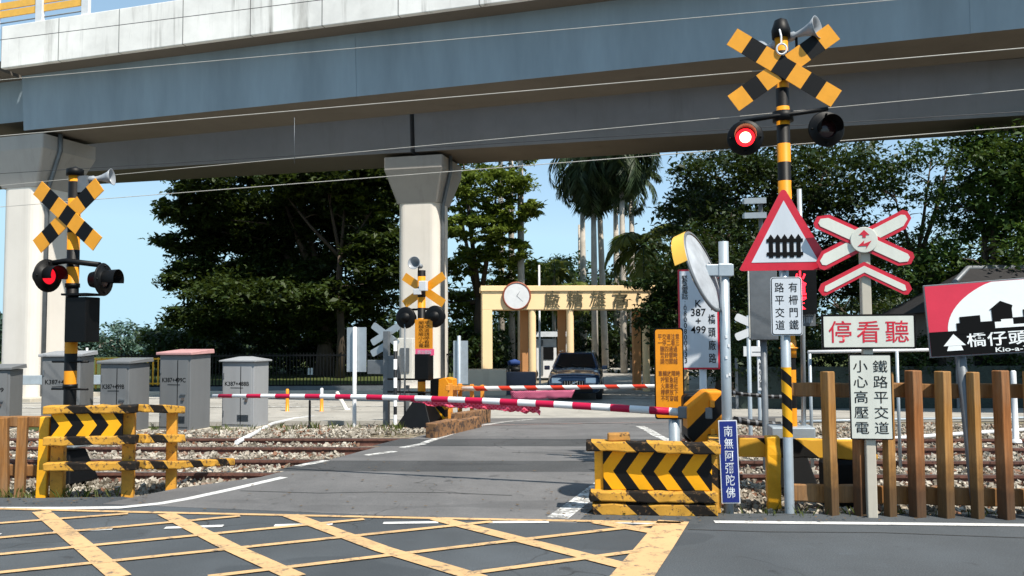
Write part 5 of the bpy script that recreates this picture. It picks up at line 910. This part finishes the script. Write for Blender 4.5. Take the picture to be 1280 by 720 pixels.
# right-hand mass
Y0 = 29.2
tree('dark leafy tree hanging over the right end of the cream gate', (at(905, 470, Y0).x, Y0), 3.2, .28,
     [lobe(880, 330, Y0, 150, 90, 110), lobe(850, 395, Y0, 110, 70, 80), lobe(815, 352, Y0-.2, 70, 18, 16), lobe(838, 372, Y0, 60, 30, 30), lobe(900, 420, Y0, 140, 90, 90), lobe(870, 268, Y0+2, 110, 70, 70), lobe(925, 300, Y0+1, 120, 120, 90)], .2, M_leafB, 36, .6, TR, 6)
Y0 = 36
tree('tall dense dark tree behind the red signal lamp', (at(960, 470, Y0).x, Y0), 4, .35,
     [lobe(905, 215, Y0, 130, 60, 70), lobe(960, 245, Y0, 180, 110, 130), lobe(1045, 225, Y0-1, 170, 80, 110), lobe(1010, 310, Y0, 190, 110, 130), lobe(880, 262, Y0+1, 100, 50, 50), lobe(940, 350, Y0, 170, 110, 100), lobe(1060, 330, Y0, 140, 110, 90), lobe(990, 190, Y0+2, 220, 60, 90)], .25, M_leafB, 40, .55, TR, 8)
Y0 = 33
tree('airy tree with thin forked branches and sky gaps behind the red and white crossbuck', (at(1150, 470, Y0).x, Y0), 5.0, .16,
     [lobe(1150, 205, Y0, 110, 50, 30), lobe(1185, 235, Y0, 80, 50, 22), lobe(1120, 245, Y0, 80, 60, 26), lobe(1165, 300, Y0, 110, 50, 34), lobe(1120, 335, Y0, 120, 80, 70), lobe(1190, 190, Y0, 120, 36, 30)], .2, M_leafD, 26, .6, TR, 6)
Y0 = 27
tree('bushy dark tree behind the red and white direction board', (at(1245, 470, Y0).x, Y0), 3, .26,
     [lobe(1250, 230, Y0, 120, 110, 95), lobe(1300, 200, Y0, 160, 90, 90), lobe(1250, 320, Y0, 150, 100, 100), lobe(1230, 260, Y0+1, 130, 90, 80), lobe(1180, 350, Y0+1, 120, 90, 80), lobe(1330, 330, Y0, 160, 160, 80), lobe(1240, 180, Y0+1, 110, 40, 30)], .2, M_leafF, 44, .6, TR, 6)
Y0 = 40
tree('mid green bushy tree low behind the railway warning triangle', (at(1080, 470, Y0).x, Y0), 2.5, .25, [lobe(1060, 390, Y0, 190, 100, 90), lobe(1150, 400, Y0, 160, 90, 80), lobe(960, 410, Y0, 150, 100, 70), lobe(1250, 410, Y0, 180, 90, 70)], .26, M_leafA, 34, .6, TR, 4)
# park trees seen through the gate
for k, (x, Y, w, h, y, mt, lb) in enumerate(((700, 62, 110, 90, 362, M_leafD, 'mid green tree seen above the gate between the palm trunks'), (780, 55, 120, 120, 385, M_leafB, 'dark shady tree filling the right half of the gate opening'), (640, 66, 110, 90, 405, M_leafA, 'dark olive tree seen low through the left bay of the gate'), (845, 46, 130, 170, 385, M_leafB, 'dark tree behind the right end of the cream gate'), (690, 72, 90, 60, 412, M_leafD, 'fresh green shrubby tree behind the white guard booth'))):
    tree(lb, (at(x, 440, Y).x, Y), 2.2, .22, [lobe(x, y, Y, w, h, 120), lobe(x-w*.25, y+h*.4, Y+1, w*.8, h*.6, 60), lobe(x+w*.3, y+h*.35, Y-1, w*.7, h*.6, 60)], .34, mt, 34, .6, TR, 3)
# far low trees on the left
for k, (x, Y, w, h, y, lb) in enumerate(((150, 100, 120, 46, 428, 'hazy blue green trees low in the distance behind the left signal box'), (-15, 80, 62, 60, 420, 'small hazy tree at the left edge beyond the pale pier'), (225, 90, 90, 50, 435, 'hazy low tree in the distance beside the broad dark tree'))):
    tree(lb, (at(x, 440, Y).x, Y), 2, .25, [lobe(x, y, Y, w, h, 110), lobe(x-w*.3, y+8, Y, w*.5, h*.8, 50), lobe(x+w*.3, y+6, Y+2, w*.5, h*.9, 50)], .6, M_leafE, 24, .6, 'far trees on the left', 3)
def bush(label, base, L, leaf, mat, per=30):
    z = zg(base[1])-.1; t = thing('hedge', label, 'hedge', (base[0], base[1], z))
    for l in L:
        q = MB(); q.tube([(l[0]-base[0], l[1]-base[1], -.1), (l[0]-base[0]+.1, l[1]-base[1], l[2]-z)], [.06, .03], 6); q.build('stem', M_bark, t)
    quads_object('foliage', cloud([(a-base[0], b-base[1], c-z, rx, ry, rz_, n) for a, b, c, rx, ry, rz_, n in L], per, leaf, .7), mat, t)
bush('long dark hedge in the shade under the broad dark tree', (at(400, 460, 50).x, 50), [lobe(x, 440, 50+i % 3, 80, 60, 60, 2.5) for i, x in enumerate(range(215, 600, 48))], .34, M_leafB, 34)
bush('dark clipped hedge along the park edge behind the wooden fence', (at(1080, 470, 24.5).x, 24.5), [lobe(x, 452, 24.5, 85, 62, 60, 1.2) for x in range(925, 1400, 46)], .15, M_leafB, 34)
bush('dark shrubs in the shade beyond the gate opening', (at(740, 460, 58).x, 58), [lobe(x, 450, 58+i % 2, 60, 46, 40, 2) for i, x in enumerate(range(600, 880, 40))], .3, M_leafB, 30)
# palms
def frond(L, drop, wid, n, yaw, z0, rise, lw=.07):
    """one feather leaf: returns leaflet quads and the rib points"""
    rib = []; a = rise; p = np.array([0, 0, z0], float); st = L/14
    for i in range(15):
        rib.append(p.copy()); p = p+st*np.array([math.cos(a)*math.cos(yaw), math.cos(a)*math.sin(yaw), math.sin(a)]); a -= drop/14*(1+.6*i/14)
    rib = np.array(rib); side = np.array([-math.sin(yaw), math.cos(yaw), 0]); Q = []
    for i in range(n):
        t = .12+.88*i/n; k = t*14; j = min(int(k), 13); c = rib[j]+(rib[j+1]-rib[j])*(k-j); dr = rib[j+1]-rib[j]; dr /= np.linalg.norm(dr)
        w = wid*math.sin(PI*min(1, t*.93+.07))**.5
        for s in (-1, 1):
            e = c+side*s*w*random.uniform(.6, 1)+dr*w*.5+np.array([0, 0, -w*random.uniform(.35, .95)]); m_ = (c+e)/2+np.array([0, 0, w*.08]); Q.append([c, m_+dr*lw, e, m_-dr*lw])
    return Q, rib
def palm(label, base, h, r0, nf, L, mat, drop=2.0, group='royal palms in the park', wid=.62, bare=False, lean=0.0, shaft=True):
    z = zg(base[1])-.1; t = thing('palm_tree', label, 'palm tree', (base[0], base[1], z), 0, group)
    q = MB(); q.tube([(0, 0, -.2), (lean*.3, 0, h*.3), (lean*.6, 0, h*.6), (lean, 0, h)], [r0*1.15, r0, r0*.95, r0*.72], 12); q.build('trunk', M_palmbark, t)
    if bare: return t
    if shaft: q = MB(); q.tube([(lean, 0, h), (lean, 0, h+.8), (lean, 0, h+1.5)], [r0*.75, r0*.7, r0*.3], 10); q.build('crownshaft', M_leafD, t)
    Q = []; q = MB(); zt = h+(1.3 if shaft else 0)
    for i in range(nf):
        yaw = 2*PI*i/nf+random.uniform(-.25, .25); rise = random.choice((1.25, .85, .4, .0, -.4))+random.uniform(-.15, .15)
        qq, rib = frond(L*random.uniform(.85, 1.1), drop*random.uniform(.8, 1.2), wid, 34, yaw, zt, rise); Q += qq; q.tube([(v[0]+lean, v[1], v[2]) for v in rib[::2]], [.05-.005*j for j in range(len(rib[::2]))], 4)
    V = np.array(Q); V[:, :, 0] += lean; quads_object('fronds', V, mat, t); q.build('rib', M_palm, t)
def palm_at(label, x, ytop, Y, rpx, **kw):
    p = at(x, ytop, Y); b = at(x, 450, Y); palm(label, (b.x, Y), p.z-zg(Y)+.1, rpx*Y/FPX/2, **kw)
palm_at('tall pale royal palm trunk rising from behind the left end of the gate', 652, 165, 50, 9, nf=15, L=3.6, mat=M_palm)
palm_at('slim royal palm second from the left behind the gate clock', 640, 175, 55, 8, nf=13, L=3.4, mat=M_palm)
palm_at('slim royal palm leftmost of the row behind the gate', 627, 180, 60, 8, nf=13, L=3.4, mat=M_palm)
palm_at('royal palm with drooping crown left of the pair over the gate lettering', 744, 232, 48, 8, nf=32, L=4.1, mat=M_palm, drop=2.9, wid=.85)
palm_at('royal palm leaning slightly right with drooping crown over the gate lettering', 757, 226, 52, 8, nf=32, L=4.2, mat=M_palm, drop=2.9, lean=-.3, wid=.85)
palm_at('royal palm tallest of the drooping crowns above the gate', 780, 212, 46, 8, nf=32, L=4.0, mat=M_palm, drop=2.8, wid=.85)
palm_at('dead palm trunk without a crown standing in the sky gap', 726, 281, 62, 5, nf=0, L=1, mat=M_palm, bare=True)
palm_at('small bright green palm low between the tall trunks', 693, 338, 58, 5, nf=16, L=2.6, mat=M_palmy, drop=1.9, shaft=False, group='small park palms')
palm_at('small yellow green palm above the right half of the gate', 806, 306, 36, 5, nf=16, L=2.3, mat=M_palmy, drop=1.7, shaft=False, group='small park palms')
palm_at('small olive palm just above the gate beam', 712, 365, 44, 5, nf=14, L=1.5, mat=M_palmy, drop=1.9, shaft=False, group='small park palms')
for k, (x, Y) in enumerate(((730, 60), (772, 56), (792, 50))): palm_at(['grey palm trunk seen through the gate opening beside the thin white pole', 'grey palm trunk in the middle of the shaded gate opening', 'grey palm trunk at the right side of the shaded gate opening'][k], x, 250, Y, 8, nf=12, L=3, mat=M_palm)

# the wood beyond: one mass behind everything
def far_mass(name, segs, Y, leaf, mat):
    L = []
    for x0, x1, yt, st in segs:
        for x in range(x0, x1, st):
            L.append(lobe(x, (yt+468)/2+random.uniform(-6, 6), Y+random.uniform(-3, 3), st*2.2, 470-yt+random.uniform(-12, 16), 46, 2.5))
    return struct(quads_object(name, cloud(L, 26, leaf, .7), mat), 'stuff')
far_mass('far_wood', ((-800, -60, 412, 60), (230, 590, 395, 46), (585, 700, 405, 40), (770, 1000, 330, 46), (880, 1420, 290, 50)), 84, .8, M_leafB)
